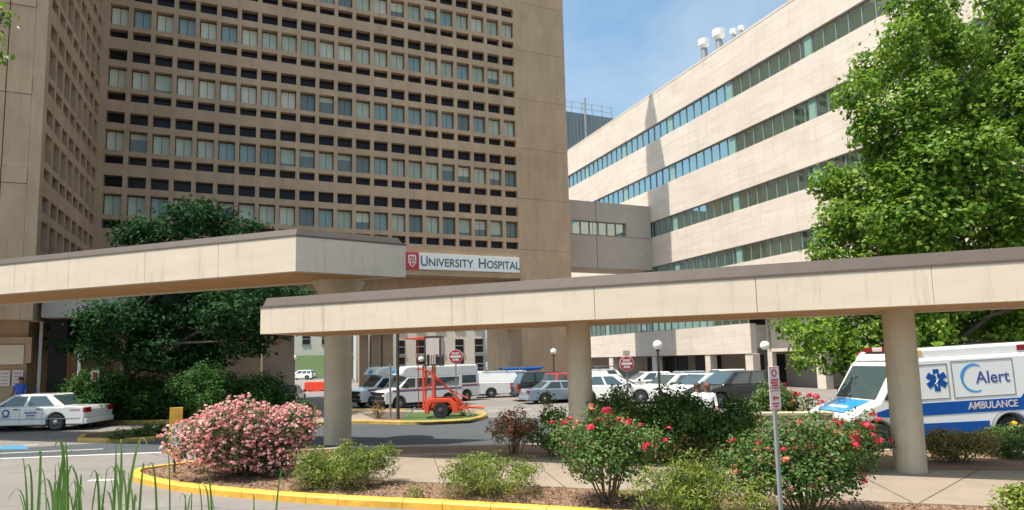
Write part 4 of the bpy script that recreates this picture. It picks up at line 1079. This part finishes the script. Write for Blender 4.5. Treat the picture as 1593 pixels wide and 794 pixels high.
# vans with a raised white roof (built once, copied)
def shuttle(label, x, y, ang, sc):
    r = empty('shuttle_van', (x, y, 0), R(ang), label, 'van', 'white shuttle vans with raised roofs'); r.scale = (sc, sc, sc)
    L, W_, hw = 5.7, 2.0, 1.0; xf, xr = 2.85, -2.85
    top = [(xf, .62), (xf, 1.02), (xf - .1, 1.12), (xf - .95, 1.28), (xf - 1.6, 1.95), (xr + .03, 1.95), (xr, 1.9)]
    k = MB(); k.prism([(a, -hw, b) for a, b in arch_profile(xr, xf - .03, .36, (-1.75, 1.85), .47, .38, top)], (0, W_, 0)); k.build('body', M['p_white'], r, bevel=.07)
    k = MB(); k.prism([(xf - 1.55, -.93, 1.94), (xf - 1.05, -.93, 2.10), (xf - 1.45, -.93, 2.55), (xf - 1.75, -.93, 2.62), (xr + .15, -.93, 2.62), (xr + .02, -.93, 2.5), (xr + .02, -.93, 1.94)], (0, 1.86, 0)); k.build('raised_roof', M['p_white'], r, bevel=.10)
    k = MB(); k.box(xr + .3, xf - .3, -.7, .7, .3, 1.0); k.build('underbody', M['black'], r)
    Q = ((xf - .95, -.93, 1.29), (xf - .95, .93, 1.29), (xf - 1.6, .93, 1.95), (xf - 1.6, -.93, 1.95))
    k = MB(); panel(k, *quad_sub(Q, .05, .95, .04, .93, .008)); k.build('windshield', M['car_glass'], r)
    for sgn in (-1, 1):
        yy = sgn * (hw + .002)
        def sw_(x0, x1, x2, x3, z0=1.30, z1=1.86):
            k = MB(); k.prism([(x0, yy, z0), (x1, yy, z0), (x2, yy, z1), (x3, yy, z1)], (0, sgn * .01, 0)); k.build('side_window', M['car_glass'], r)
        sw_(.75, 1.72, 1.25, .75); sw_(-.45, .6, .6, -.45); sw_(-2.55, -.65, -.65, -2.55)
        k = MB(); k.box(xr + .1, xf - .5, min(yy, yy + sgn*.006), max(yy, yy + sgn*.006), 1.13, 1.19, 0); k.box(xr + .1, xf - .5, min(yy, yy + sgn*.006), max(yy, yy + sgn*.006), 1.06, 1.118, 1); k.build('stripe', [M['p_redstripe'], M['p_blue']], r)
        k = MB(); k.box(1.35, 1.5, min(yy, yy + sgn*.25), max(yy, yy + sgn*.25), 1.28, 1.58); k.build('mirror', M['black'], r, bevel=.03)
        k = MB(); a, b = sorted((sgn * .62, sgn * .93)); k.box(xf - .03, xf + .03, a + .04, b - .04, .80, .93); k.build('headlight', M['white_lens'], r, bevel=.02)
        k = MB(); a, b = sorted((sgn * .8, sgn * .98)); k.box(xr - .02, xr + .03, a, b, .9, 1.25); k.build('taillight', M['red_lens'], r)
        for wx in (-1.75, 1.85): wheel(r, wx, sgn * .88, .38, .24, sgn)
    k = MB(); k.box(xf - .02, xf + .015, -.92, .92, .60, 1.06)
    k.box(xf + .015, xf + .02, -.5, .5, .80, .82, 1)
    k.build('grille', [M['black'], M['steel']], r)
    k = MB(); k.box(xf - .05, xf + .12, -.98, .98, .38, .56); k.build('bumper', M['black'], r, bevel=.04)
    k = MB()
    for j in range(6): k.box(xf - 1.32 + .0, xf - 1.30, -.42 + j * .13, -.34 + j * .13, 2.2, 2.34)
    k.prism([(xf - 1.10, -.25, 2.20), (xf - 1.10, .25, 2.20), (xf - 1.24, .3, 2.33), (xf - 1.32, .0, 2.42), (xf - 1.24, -.3, 2.33)], (.012, 0, .010)); k.build('roof_badge', M['p_skyblue'], r)
    return r
hd = 180 + 39
p0 = at(599, 639)
hv = Vector((math.cos(R(hd)), math.sin(R(hd)), 0)); lv = Vector((-hv.y, hv.x, 0))
SC = .84
ctr = p0 - hv * 2.85 * SC - lv * 1.0 * SC
r1 = shuttle('white shuttle van with raised roof and red-blue stripe, behind the red lift trailer', ctr.x, ctr.y, hd, SC)
r2 = copy_tree(r1); c2 = ctr - lv * 2.35 + hv * .2
r2.location = (c2.x, c2.y, 0); r2['label'] = 'white shuttle van farther left, its nose showing beside the thick column'
r3 = copy_tree(r1); c3 = ctr - lv * 2.5 - hv * 3.0
r3.location = (c3.x, c3.y, 0); r3['label'] = 'white shuttle van behind the other two, tail showing beside the left do-not-enter sign'

# ambulance on the right
AH = R(180 + 3)
hv = Vector((math.cos(AH), math.sin(AH), 0)); lv = Vector((-hv.y, hv.x, 0))
rw = atY(1574, 668, 15.6)
am = empty('ambulance', (0, 0, 0), AH, 'white and blue ambulance van parked behind the right-hand column', 'ambulance')
xf, xr, hw = 2.28, -2.95, .98
loc = Vector((rw.x, rw.y, 0)) + hv * 1.75 - lv * hw
am.location = loc; am.rotation_euler = (0, R(1.9), AH)      # the drive falls towards its nose
top = [(xf, .48), (xf, .80), (xf - .05, .98), (1.52, 1.25), (.94, 2.12), (.75, 2.24), (xr + .05, 2.24), (xr, 2.15)]
k = MB(); k.prism([(a, -hw, b) for a, b in arch_profile(xr, xf - .04, .34, (-1.75, 1.60), .45, .35, top)], (0, 2 * hw, 0)); k.build('body', M['p_white'], am, bevel=.08)
k = MB(); k.prism([(.9, -.90, 2.20), (.72, -.90, 2.42), (.45, -.90, 2.48), (xr + .1, -.90, 2.50), (xr + .02, -.90, 2.22)], (0, 1.8, 0)); k.build('raised_roof', M['p_white'], am, bevel=.07)
k = MB(); k.box(xr + .3, xf - .3, -.7, .7, .26, 1.0); k.build('underbody', M['black'], am)
Q = ((1.52, -.92, 1.26), (1.52, .92, 1.26), (.94, .88, 2.12), (.94, -.88, 2.12))
k = MB(); panel(k, *quad_sub(Q, .05, .95, .02, .94, .010)); k.build('windshield', M['car_glass'], am)
k = MB(); panel(k, *quad_sub(Q, .28, .50, .1, .66, .0145), th=.004); k.build('dashboard_paper', M['sign_pale'], am)
Q2 = ((xf - .05, -.78, .982), (xf - .05, .78, .982), (1.52, .90, 1.252), (1.52, -.90, 1.252))
k = MB(); panel(k, *quad_sub(Q2, .12, .88, .02, .97, .010), th=.006); k.build('hood_livery', M['p_skyblue'], am)
k = MB(); panel(k, *quad_sub(((xf, -.9, .5), (xf, .9, .5), (xf, .9, .80), (xf, -.9, .80)), .2, .8, .1, .6, .012)); k.build('grille', M['black'], am)
nmx = (Vector(Q2[2]) - Vector(Q2[1])).normalized()
k = MB()
for j in range(8): a = quad_sub(Q2, .26 + j*.06, .30 + j*.06, .30, .45, .0165); panel(k, *a, th=.004)
k.build('hood_lettering', M['sign_white'], am)
for sgn in (-1, 1):
    yy = sgn * hw; S_ = lambda d: (0, sgn * d, 0)
    def poly(pts, mt, name, d=.006, off=.001):
        k = MB(); k.prism([(a, yy + sgn * off, b) for a, b in pts], S_(d)); return k.build(name, mt, am)
    poly([(1.62, .98), (1.3, 1.06), (.75, 1.14), (-2.1, 1.14), (-2.55, 1.62), (xr + .08, 1.62), (xr + .08, .84), (1.2, .84), (1.62, .88)], M['p_blue'], 'stripe')
    poly([(1.12, .37), (-1.22, .37), (-1.22, .63), (1.12, .66)], M['p_blue'], 'lower_stripe')
    poly([(1.38, 1.28), (.76, 1.22), (.76, 2.02), (.92, 2.02)], M['car_glass'], 'side_window', .008)
    # embossed panels on the box
    for (a, b, c0_, d0_) in ((.66, -.30, 1.22, 2.08), (-.40, -2.0, 1.22, 2.12)):
        k = MB()
        for (u1_, u2_, w1_, w2_) in ((a, b, d0_ - .02, d0_), (a, b, c0_, c0_ + .02), (a, a - .02, c0_ + .02, d0_ - .02), (b + .02, b, c0_ + .02, d0_ - .02)):
            k.box(min(u1_, u2_), max(u1_, u2_), min(yy, yy + sgn*.008), max(yy, yy + sgn*.008), w1_, w2_)
        k.build('panel_rib', M['rim'], am)
    # six armed star
    k = MB(); cx_, cz_ = .0, 1.68
    for j in range(3):
        a = R(90 + 60 * j); dx, dz = math.cos(a), math.sin(a); ex, ez = -dz, dx; l_, w_ = .27, .075; o_ = .001 + .0006 * j
        k.prism([(cx_ + dx*l_ + ex*w_, yy + sgn*o_, cz_ + dz*l_ + ez*w_), (cx_ - dx*l_ + ex*w_, yy + sgn*o_, cz_ - dz*l_ + ez*w_), (cx_ - dx*l_ - ex*w_, yy + sgn*o_, cz_ - dz*l_ - ez*w_), (cx_ + dx*l_ - ex*w_, yy + sgn*o_, cz_ + dz*l_ - ez*w_)], S_(.005))
    k.build('star_emblem', M['p_blue'], am)
    k = MB(); k.box(cx_ - .012, cx_ + .012, min(yy + sgn*.0075, yy + sgn*.010), max(yy + sgn*.0075, yy + sgn*.010), cz_ - .17, cz_ + .17)
    k.tube([(cx_ + .05*math.sin(t_*1.6), yy + sgn*.010, cz_ - .14 + t_*.056) for t_ in range(6)], .008, 5); k.build('staff_emblem', M['sign_white'], am)
    # lettering
    ax_ = (-sgn, 0, 0)
    xs = -1.00 if sgn > 0 else -1.85
    k = MB(); put_text(k, 'Alert', .42, (xs, yy + sgn * .003, 1.55), ax_, (0, 0, 1), fit=.88, bold=.004, ext=.004); k.build('lettering', M['p_navy'], am)
    k = MB(); cxx = -.98 if sgn > 0 else -1.0; arc = []
    for j in range(20):
        a = R(60 + 235 * j / 19); w_ = .012 + .03 * math.sin(math.pi * j / 19) ** .7 * (1.1 if j < 10 else .6)
        arc.append((a, w_))
    for (a, w1_), (b, w2_) in zip(arc, arc[1:]):
        f_ = lambda an, rd: (cxx - sgn * (math.cos(an) * rd), yy + sgn*.001, 1.68 + math.sin(an) * rd)
        k.prism([f_(a, .33 + w1_), f_(b, .33 + w2_), f_(b, .33 - w2_), f_(a, .33 - w1_)], S_(.004))
    k.build('swoosh', M['p_skyblue'], am)
    k = MB(); put_text(k, 'AMBULANCE', .24, ((-.72 if sgn > 0 else -2.02), yy + sgn * .010, .93), ax_, (0, 0, 1), fit=1.28, bold=.004, ext=.003); k.build('lettering', M['sign_pale'], am)
    k = MB(); a, b = sorted((sgn * .58, sgn * .95)); k.box(xf - .16, xf + .012, a, b, .66, .86); k.build('headlight', M['white_lens'], am, bevel=.03)
    k = MB(); k.box(2.02, 2.18, min(yy - sgn*.01, yy + sgn*.02), max(yy - sgn*.01, yy + sgn*.02), .78, .86); k.build('marker_light', M['red_lens'], am, bevel=.01)
    yr = sgn * .90
    for nm, a, mt in (('beacon', .55, 'dark_red_lens'), ('beacon', .25, 'amber_lens'), ('beacon', -2.45, 'dark_red_lens')):
        k = MB(); k.box(a, a + .22, min(yr - sgn*.03, yr + sgn*.03), max(yr - sgn*.03, yr + sgn*.03), 2.29, 2.44); k.build(nm, M[mt], am, bevel=.02)
    k = MB(); k.box(1.12, 1.26, min(yy, yy + sgn*.24), max(yy, yy + sgn*.24), 1.22, 1.56); k.build('mirror', M['black'], am, bevel=.03)
    k = MB(); k.box(.60, .72, min(yy, yy + sgn*.05), max(yy, yy + sgn*.05), 1.28, 1.36); k.build('door_handle', M['chrome'], am, bevel=.01)
    k = MB(); a, b = sorted((sgn * .8, sgn * .96)); k.box(xr - .02, xr + .03, a, b, .9, 1.3); k.build('taillight', M['red_lens'], am)
    # grey wheel-arch lip
    k = MB(); k.tube([(-1.75 + .46*math.cos(R(t_)), yy + sgn*.004, .35 + .46*math.sin(R(t_))) for t_ in range(0, 181, 15)], .035, 6); k.build('arch_lip', M['steel'], am, smooth=50)
    for wx in (-1.75, 1.60): wheel(am, wx, sgn * .86, .35, .24, sgn)
k = MB(); k.box(.55, .78, -.60, .60, 2.42, 2.55); k.box(.54, .79, -.2, .2, 2.43, 2.545, 1); k.build('light_bar', [M['dark_red_lens'], M['sign_pale']], am, bevel=.02)
k = MB(); k.box(xf - .08, xf + .08, -.96, .96, .34, .50); k.build('bumper', M['sign_white'], am, bevel=.05)

# red lift trailer
lt = atY(690, 646, 26.6)
lf = empty('lift_trailer', (lt.x, lt.y, .11), R(-4), 'red trailer-mounted lift with upright lattice mast and caged platform on the lawn', 'lift')
k = MB(); k.box(-.75, 1.15, -.05, .05, .34, .44); k.box(-.75, 1.15, -.75, -.65, .34, .44); k.box(-.75, -.65, -.75, .05, .345, .435); k.tube([(1.1, -.35, .4), (1.75, -.35, .36)], .05, 8); k.build('chassis', M['lift_red'], lf)
k = MB(); fp = [(-.62, .20), (-.60, .62), (-.40, .80), (.45, .80), (.70, .55), (.78, .22), (.55, .22), (.50, .5), (.36, .64), (-.30, .64), (-.42, .5), (-.44, .20)]
for yy in (-.98, .12):
    k = MB(); k.prism([(a, yy, b) for a, b in fp], (0, .22, 0)); k.build('fender', M['lift_red'], lf, bevel=.015)
for yy, sg_ in ((-.88, -1), (.24, 1)): wheel(lf, .05, yy, .32, .2, sg_, 'post')
k = MB()
for xx in (-.72, -.32):
    for yy in (-.62, -.12): k.box(xx - .035, xx + .035, yy - .035, yy + .035, .44, 2.15)
for j in range(3):
    z0 = .6 + j * .5
    for yy in (-.62, -.12): k.tube([(-.72, yy, z0), (-.32, yy, z0 + .4)], .016, 5)
k.build('mast', M['lift_red'], lf)
k = MB(); k.tube([(-.30, -.37, 1.75), (.95, -.37, .5)], .035, 6); k.tube([(-.72, -.37, 2.05), (.2, -.37, 1.2), (1.1, -.37, .75)], .03, 6); k.tube([(-1.12, -.37, 2.02), (-.62, -.37, 1.95), (-.62, -.37, 1.6)], .03, 6); k.build('brace', M['lift_red'], lf)
k = MB()
for xx in (-.62, .02):
    for yy in (-.7, -.05): k.box(xx - .03, xx + .03, yy - .03, yy + .03, 2.1, 3.35)
for zz_ in (2.16, 3.33): 
    for yy in (-.7, -.05): k.box(-.59, -.01, yy - .025, yy + .025, zz_ - .03, zz_ + .03)
    for xx in (-.62, .02): k.box(xx - .024, xx + .024, -.67, -.08, zz_ - .03, zz_ + .03)
k.build('cage_frame', M['post'], lf)
k = MB(); k.box(-.575, -.025, -.735, -.715, 2.6, 3.26); k.box(.045, .06, -.66, -.1, 2.6, 3.26); k.build('cage_panel', M['sign_pale'], lf)
k = MB()
for j in range(6): k.box(-.54 + j*.09, -.51 + j*.09, -.735, -.715, 2.2, 2.56)
k.build('cage_grille', M['post'], lf)
k = MB(); k.prism([(-1.75, -.62, 3.28), (-.55, -.62, 3.36), (-.55, -.62, 3.26), (-.95, -.62, 3.22)], (0, .5, 0)); k.build('boom', M['lift_red'], lf, bevel=.01)
k = MB(); k.tube([(-.98, -.37, .4), (-.98, -.37, 3.3)], .018, 6); k.build('guy_rod', M['lift_red'], lf)
k = MB(); k.lathe([(.01, .1), (.1, .07), (.13, 0), (.1, -.08), (.01, -.12)], (-.78, -.74, 2.42), 14); k.build('work_lamp', M['globe'], lf, smooth=60)
for xx in (-1.5, 1.3):
    k = MB(); k.tube([(xx, -.37, .02), (xx * .75, -.37, .42)], .03, 6); k.build('outrigger', M['steel'], lf)
k = MB(); k.box(-1.55, -.6, -.40, -.34, .32, .37); k.build('tow_rail', M['steel'], lf)
# signs
def disc_sign(pxx, pyy, Y, rad, label, extra=False):
    p = atY(pxx, pyy, Y); r = empty('do_not_enter_sign', (p.x, p.y, 0), R(4), label, 'road sign', 'round red do-not-enter signs')
    k = MB(); k.box(-.03, .03, .012, .07, 0, p.z + rad * (1.0 if not extra else 1.7)); k.build('post', M['steel'], r)
    k = MB(); k.lathe([(rad, -.010), (rad, .010)], (0, 0, p.z), 36, 'y'); k.build('sign_plate', M['sign_white'], r)
    k = MB(); k.lathe([(rad * .94, -.004), (rad * .94, .004)], (0, -.0135, p.z), 36, 'y'); k.build('red_disc', M['sign_red'], r)
    k = MB(); k.box(-rad * .74, rad * .74, -.0235, -.018, p.z - rad * .13, p.z + rad * .13)
    put_text(k, 'DO NOT', rad * .42, (-rad * .52, -.020, p.z + rad * .28), (1, 0, 0), (0, 0, 1), fit=rad * 1.04, ext=.002, bold=.006); k.build('lettering', M['sign_white'], r); k = MB()
    put_text(k, 'ENTER', rad * .42, (-rad * .44, -.020, p.z - rad * .58), (1, 0, 0), (0, 0, 1), fit=rad * .88, ext=.002, bold=.006); k.build('lettering', M['sign_white'], r)
    if extra:
        k = MB(); k.box(-.13, .13, -.01, .01, p.z + rad * 1.05, p.z + rad * 1.75); k.build('small_plate', M['concrete_column'], r)
disc_sign(709, 555, 28.5, .325, 'round red DO NOT ENTER sign standing behind the lift trailer')
disc_sign(975, 566, 24.0, .285, 'round red DO NOT ENTER sign on the right, above the white crossover', True)
# thin signpost in the front bed
p = atY(1205, 605, 8.15)
r = empty('parking_sign', (p.x, p.y, .1), R(28), 'faded red and white parking sign on a thin grey post among the roses', 'sign')
zc = p.z - .1
k = MB(); k.box(-.02, .025, .006, .04, -.05, zc + .25); k.build('post', M['steel'], r)
for nm, z0, z1 in (('sign_plate', .005, .285), ('sign_plate', -.275, -.005)):
    k = MB(); k.box(-.10, .10, -.006, .005, zc + z0, zc + z1); k.build(nm, M['sign_pale'], r, bevel=.01)
k = MB()
def rect(a, b, c_, d_): k.box(a, b, -.0095, -.0062, zc + c_, zc + d_)
for a, b, c_, d_ in ((-.09, .09, .27, .278), (-.09, .09, .012, .02), (-.06, .07, .10, .125), (-.07, .06, .065, .09), (-.05, .06, .03, .055), (-.06, .06, -.20, -.18), (-.09, .09, -.03, -.022), (-.09, .09, -.268, -.26), (-.035, .045, -.235, -.215)): rect(a, b, c_, d_)
ringp = [(.05 * math.cos(R(a)), .2 + .05 * math.sin(R(a))) for a in range(0, 360, 24)]
for a, b in zip(ringp, ringp[1:] + ringp[:1]):
    k.prism([(a[0], -.0062, zc + a[1]), (b[0], -.0062, zc + b[1]), (b[0]*.6, -.0062, zc + .2 + (b[1]-.2)*.6), (a[0]*.6, -.0062, zc + .2 + (a[1]-.2)*.6)], (0, -.003, 0))
k.prism([(-.06, -.0062, zc - .12), (-.02, -.0062, zc - .085), (-.02, -.0062, zc - .105), (.06, -.0062, zc - .105), (.06, -.0062, zc - .135), (-.02, -.0062, zc - .135), (-.02, -.0062, zc - .155)], (0, -.003, 0))
k.build('markings', M['sign_red'], r)
# yellow paddle sign by the pink bush
p = at(271, 736, .1)
r = empty('paddle_sign', p, R(20), 'yellow paddle-shaped sign with a pale face at the kerb nose', 'sign')
k = MB(); k.box(-.02, .02, .0, .03, -.05, 1.3); k.build('post', M['post'], r)
k = MB(); k.prism([(-.12, -.02, 1.42), (.14, -.02, 1.42), (.14, -.02, .42), (.06, -.02, .22), (-.12, -.02, .42)], (0, .018, 0)); k.build('board', M['yellow'], r, bevel=.008)
k = MB(); k.box(-.07, .12, -.026, -.0205, .52, 1.05); k.build('board_face', M['sign_white'], r)
# little white notice by the tree, wall notices
p = at(148, 640); p = atY(148, 585, 26.9)
r = empty('notice_sign', (p.x, p.y, .1), R(8), 'small red and white notice on a post in front of the dark shrubs at left', 'sign')
k = MB(); k.box(-.02, .02, .012, .05, -.05, p.z); k.build('post', M['post'], r)
k = MB(); k.box(-.16, .16, -.01, .01, p.z - .34, p.z + .12); k.build('sign_plate', M['sign_white'], r)
k = MB(); k.box(-.13, .13, -.016, -.011, p.z - .30, p.z - .22); k.box(-.09, .09, -.016, -.011, p.z - .16, p.z + .06); k.build('markings', M['sign_red'], r)
q = BL(-1.0, -9.86); 
r = empty('wall_notice', (q.x, q.y, 0), BA, 'pair of white notice panels on the shaded wall at the left edge', 'sign')
for x0 in (-.45, .02):
    k = MB(); k.box(x0, x0 + .4, -.03, -.004, 1.75, 2.45); k.build('board', M['sign_pale'], r)
    k = MB()
    for j in range(4): k.box(x0 + .06, x0 + .34, -.036, -.031, 1.83 + j * .15, 1.88 + j * .15)
    k.build('print', M['steel'], r)
# globe lamps
def lamp(pxx, pyy, Y, rad, label):
    p = atY(pxx, pyy, Y); r = empty('globe_lamp', (p.x, p.y, 0), 0, label, 'lamp', 'globe lamps on dark posts')
    k = MB(); k.lathe([(.12, 0), (.12, .15), (.06, .2), (.045, p.z - rad - .12), (.09, p.z - rad - .06), (.09, p.z - rad + .02)], n=14); k.build('post', M['post'], r, smooth=40)
    k = MB(); n = 12; k.lathe([(max(.004, rad * math.sin(math.pi * j / n)), p.z - rad * math.cos(math.pi * j / n)) for j in range(n + 1)], n=24); k.build('globe', M['globe'], r, smooth=60)
lamp(1023, 537, 29, .215, 'white globe lamp on a dark post, before the cream offices, left one')
lamp(1190, 538, 27, .20, 'white globe lamp at the right, near the parking sign')
lamp(861, 547, 42, .20, 'white globe lamp in front of the plain brown wall left of the middle column')
lamp(458, 557, 60, .22, 'tiny far globe lamp left of the thick canopy column')
# plain posts in front of the vans
for a, b, Y, t_, lab in ((607, 566, 26.4, 640, 'thin pale post in front of the white vans, left one'), (618.5, 512, 25.9, 644, 'tall dark post in front of the white vans')):
    p = atY(a, b, Y); r = MB(); r.tube([(0, 0, .05), (0, 0, p.z if b > 520 else 4.2)], .045 if b > 520 else .07, 8)
    o = r.build('post', M['steel'] if b > 520 else M['post'], None, smooth=40); o.name = 'pole'; o.location = (p.x, p.y, 0); tag(o, lab, 'post', None)
# red barrier
p = at(490, 609)
r = empty('barrier', (p.x, p.y, 0), R(6), 'red plastic road barrier left of the thick canopy column', 'barrier')
k = MB(); k.prism([(-.9, -.3, 0), (-.9, .3, 0), (-.9, .12, .85), (-.9, -.12, .85)], (2.4, 0, 0)); k.build('body', M['barrier'], r, bevel=.03)
k = MB()
for xx in (-.5, .5): k.box(xx, xx + .35, -.31, -.2, -.0, .09)
k.build('foot', M['black'], r)

# ------------------------------------------------------------------ people (one skinned surface each)
def person(label, x, y, z, ang, h, shirt, legs, armbend=.15, stride=.1, hair='hair'):
    r = empty('person', (x, y, z), R(ang), label, 'person', None)
    s_ = h / 1.75
    V = [(0,0,.95),(0,0,1.15),(0,0,1.38),(0,.0,1.50),(0,.01,1.62),(0,.01,1.72),
         (.19,0,1.40),(.24,.02,1.14),(.25,.10+armbend,.93),(.25,.14+armbend,.84),
         (-.19,0,1.40),(-.24,.02,1.14),(-.25,.10+armbend,.93),(-.25,.14+armbend,.84),
         (.10,0,.90),(.11,stride,.50),(.11,stride*.6,.08),(.11,stride*.6+.14,.04),
         (-.10,0,.90),(-.11,-stride*.4,.50),(-.11,-stride,.08),(-.11,-stride+.14,.04)]
    Ed = [(0,1),(1,2),(2,3),(3,4),(4,5),(2,6),(6,7),(7,8),(8,9),(2,10),(10,11),(11,12),(12,13),(0,14),(14,15),(15,16),(16,17),(0,18),(18,19),(19,20),(20,21)]
    rad = [.15,.14,.16,.055,.10,.085,.065,.048,.035,.03,.065,.048,.035,.03,.09,.065,.045,.04,.09,.065,.045,.04]
    me = bpy.data.meshes.new('body'); me.from_pydata([tuple(c * s_ for c in v_) for v_ in V], Ed, [])
    o = bpy.data.objects.new('body', me); COL.objects.link(o)
    sk = o.modifiers.new('skin', 'SKIN'); o.modifiers.new('sub', 'SUBSURF').levels = 1
    for i, d in enumerate(me.skin_vertices[0].data): d.radius = (rad[i] * s_, rad[i] * s_ * (.72 if i < 3 else 1)); d.use_root = (i == 0)
    dg = bpy.context.evaluated_depsgraph_get(); dg.update()
    m2 = bpy.data.meshes.new_from_object(o.evaluated_get(dg)); bpy.data.objects.remove(o)
    m2.name = 'body'
    for mt in (M['skin'], M[shirt], M[legs]): m2.materials.append(mt)
    for p_ in m2.polygons:
        c = p_.center / s_; p_.use_smooth = True
        p_.material_index = 0 if c.z > 1.47 or (abs(c.x) > .17 and c.z < 1.1 and c.z > .78 and abs(c.x) > .2) else (1 if c.z > .93 else 2)
    o = bpy.data.objects.new('body', m2); COL.objects.link(o); o.parent = r
    k = MB(); n = 8; k.lathe([(max(.004, .112 * math.sin(math.pi * j / (2*n))), 1.66 + .115 * math.cos(math.pi * j / (2*n))) for j in range(n + 1)][::-1], (0, -.012, 0), 16)
    k.v = [(a * s_, b * s_, c * s_) for a, b, c in k.v]; k.build('hair', M[hair], r, smooth=60)
    k = MB(); k.box(-.012, .012, .105, .128, 1.60, 1.645)
    for e in (-.04, .04): k.box(e - .014, e + .014, .098, .112, 1.655, 1.668)
    k.v = [(a * s_, b * s_, c * s_) for a, b, c in k.v]; k.build('face', M['skin'], r)
    return r
p = atY(1101, 620, 17.6); person('person in a white top with auburn hair, right one of the pair behind the hedge', p.x, p.y, 0, 160, 1.64, 'scrubs_white', 'scrubs_white', hair='auburn')
p = atY(1086, 620, 18.0); person('person in a white top with dark hair, left one of the pair behind the hedge', p.x, p.y, 0, 200, 1.62, 'scrubs_white', 'scrubs_blue')
p = atY(32, 600, 27.4); person('person in a blue top standing beyond the white sedan at the left edge', p.x, p.y, .4, 200, 1.72, 'scrubs_blue', 'scrubs_blue')
p = atY(57, 600, 28.4); person('person in dark blue by the dark doorway, right of the other in blue', p.x, p.y, .4, 120, 1.5, 'scrubs_blue', 'scrubs_blue')
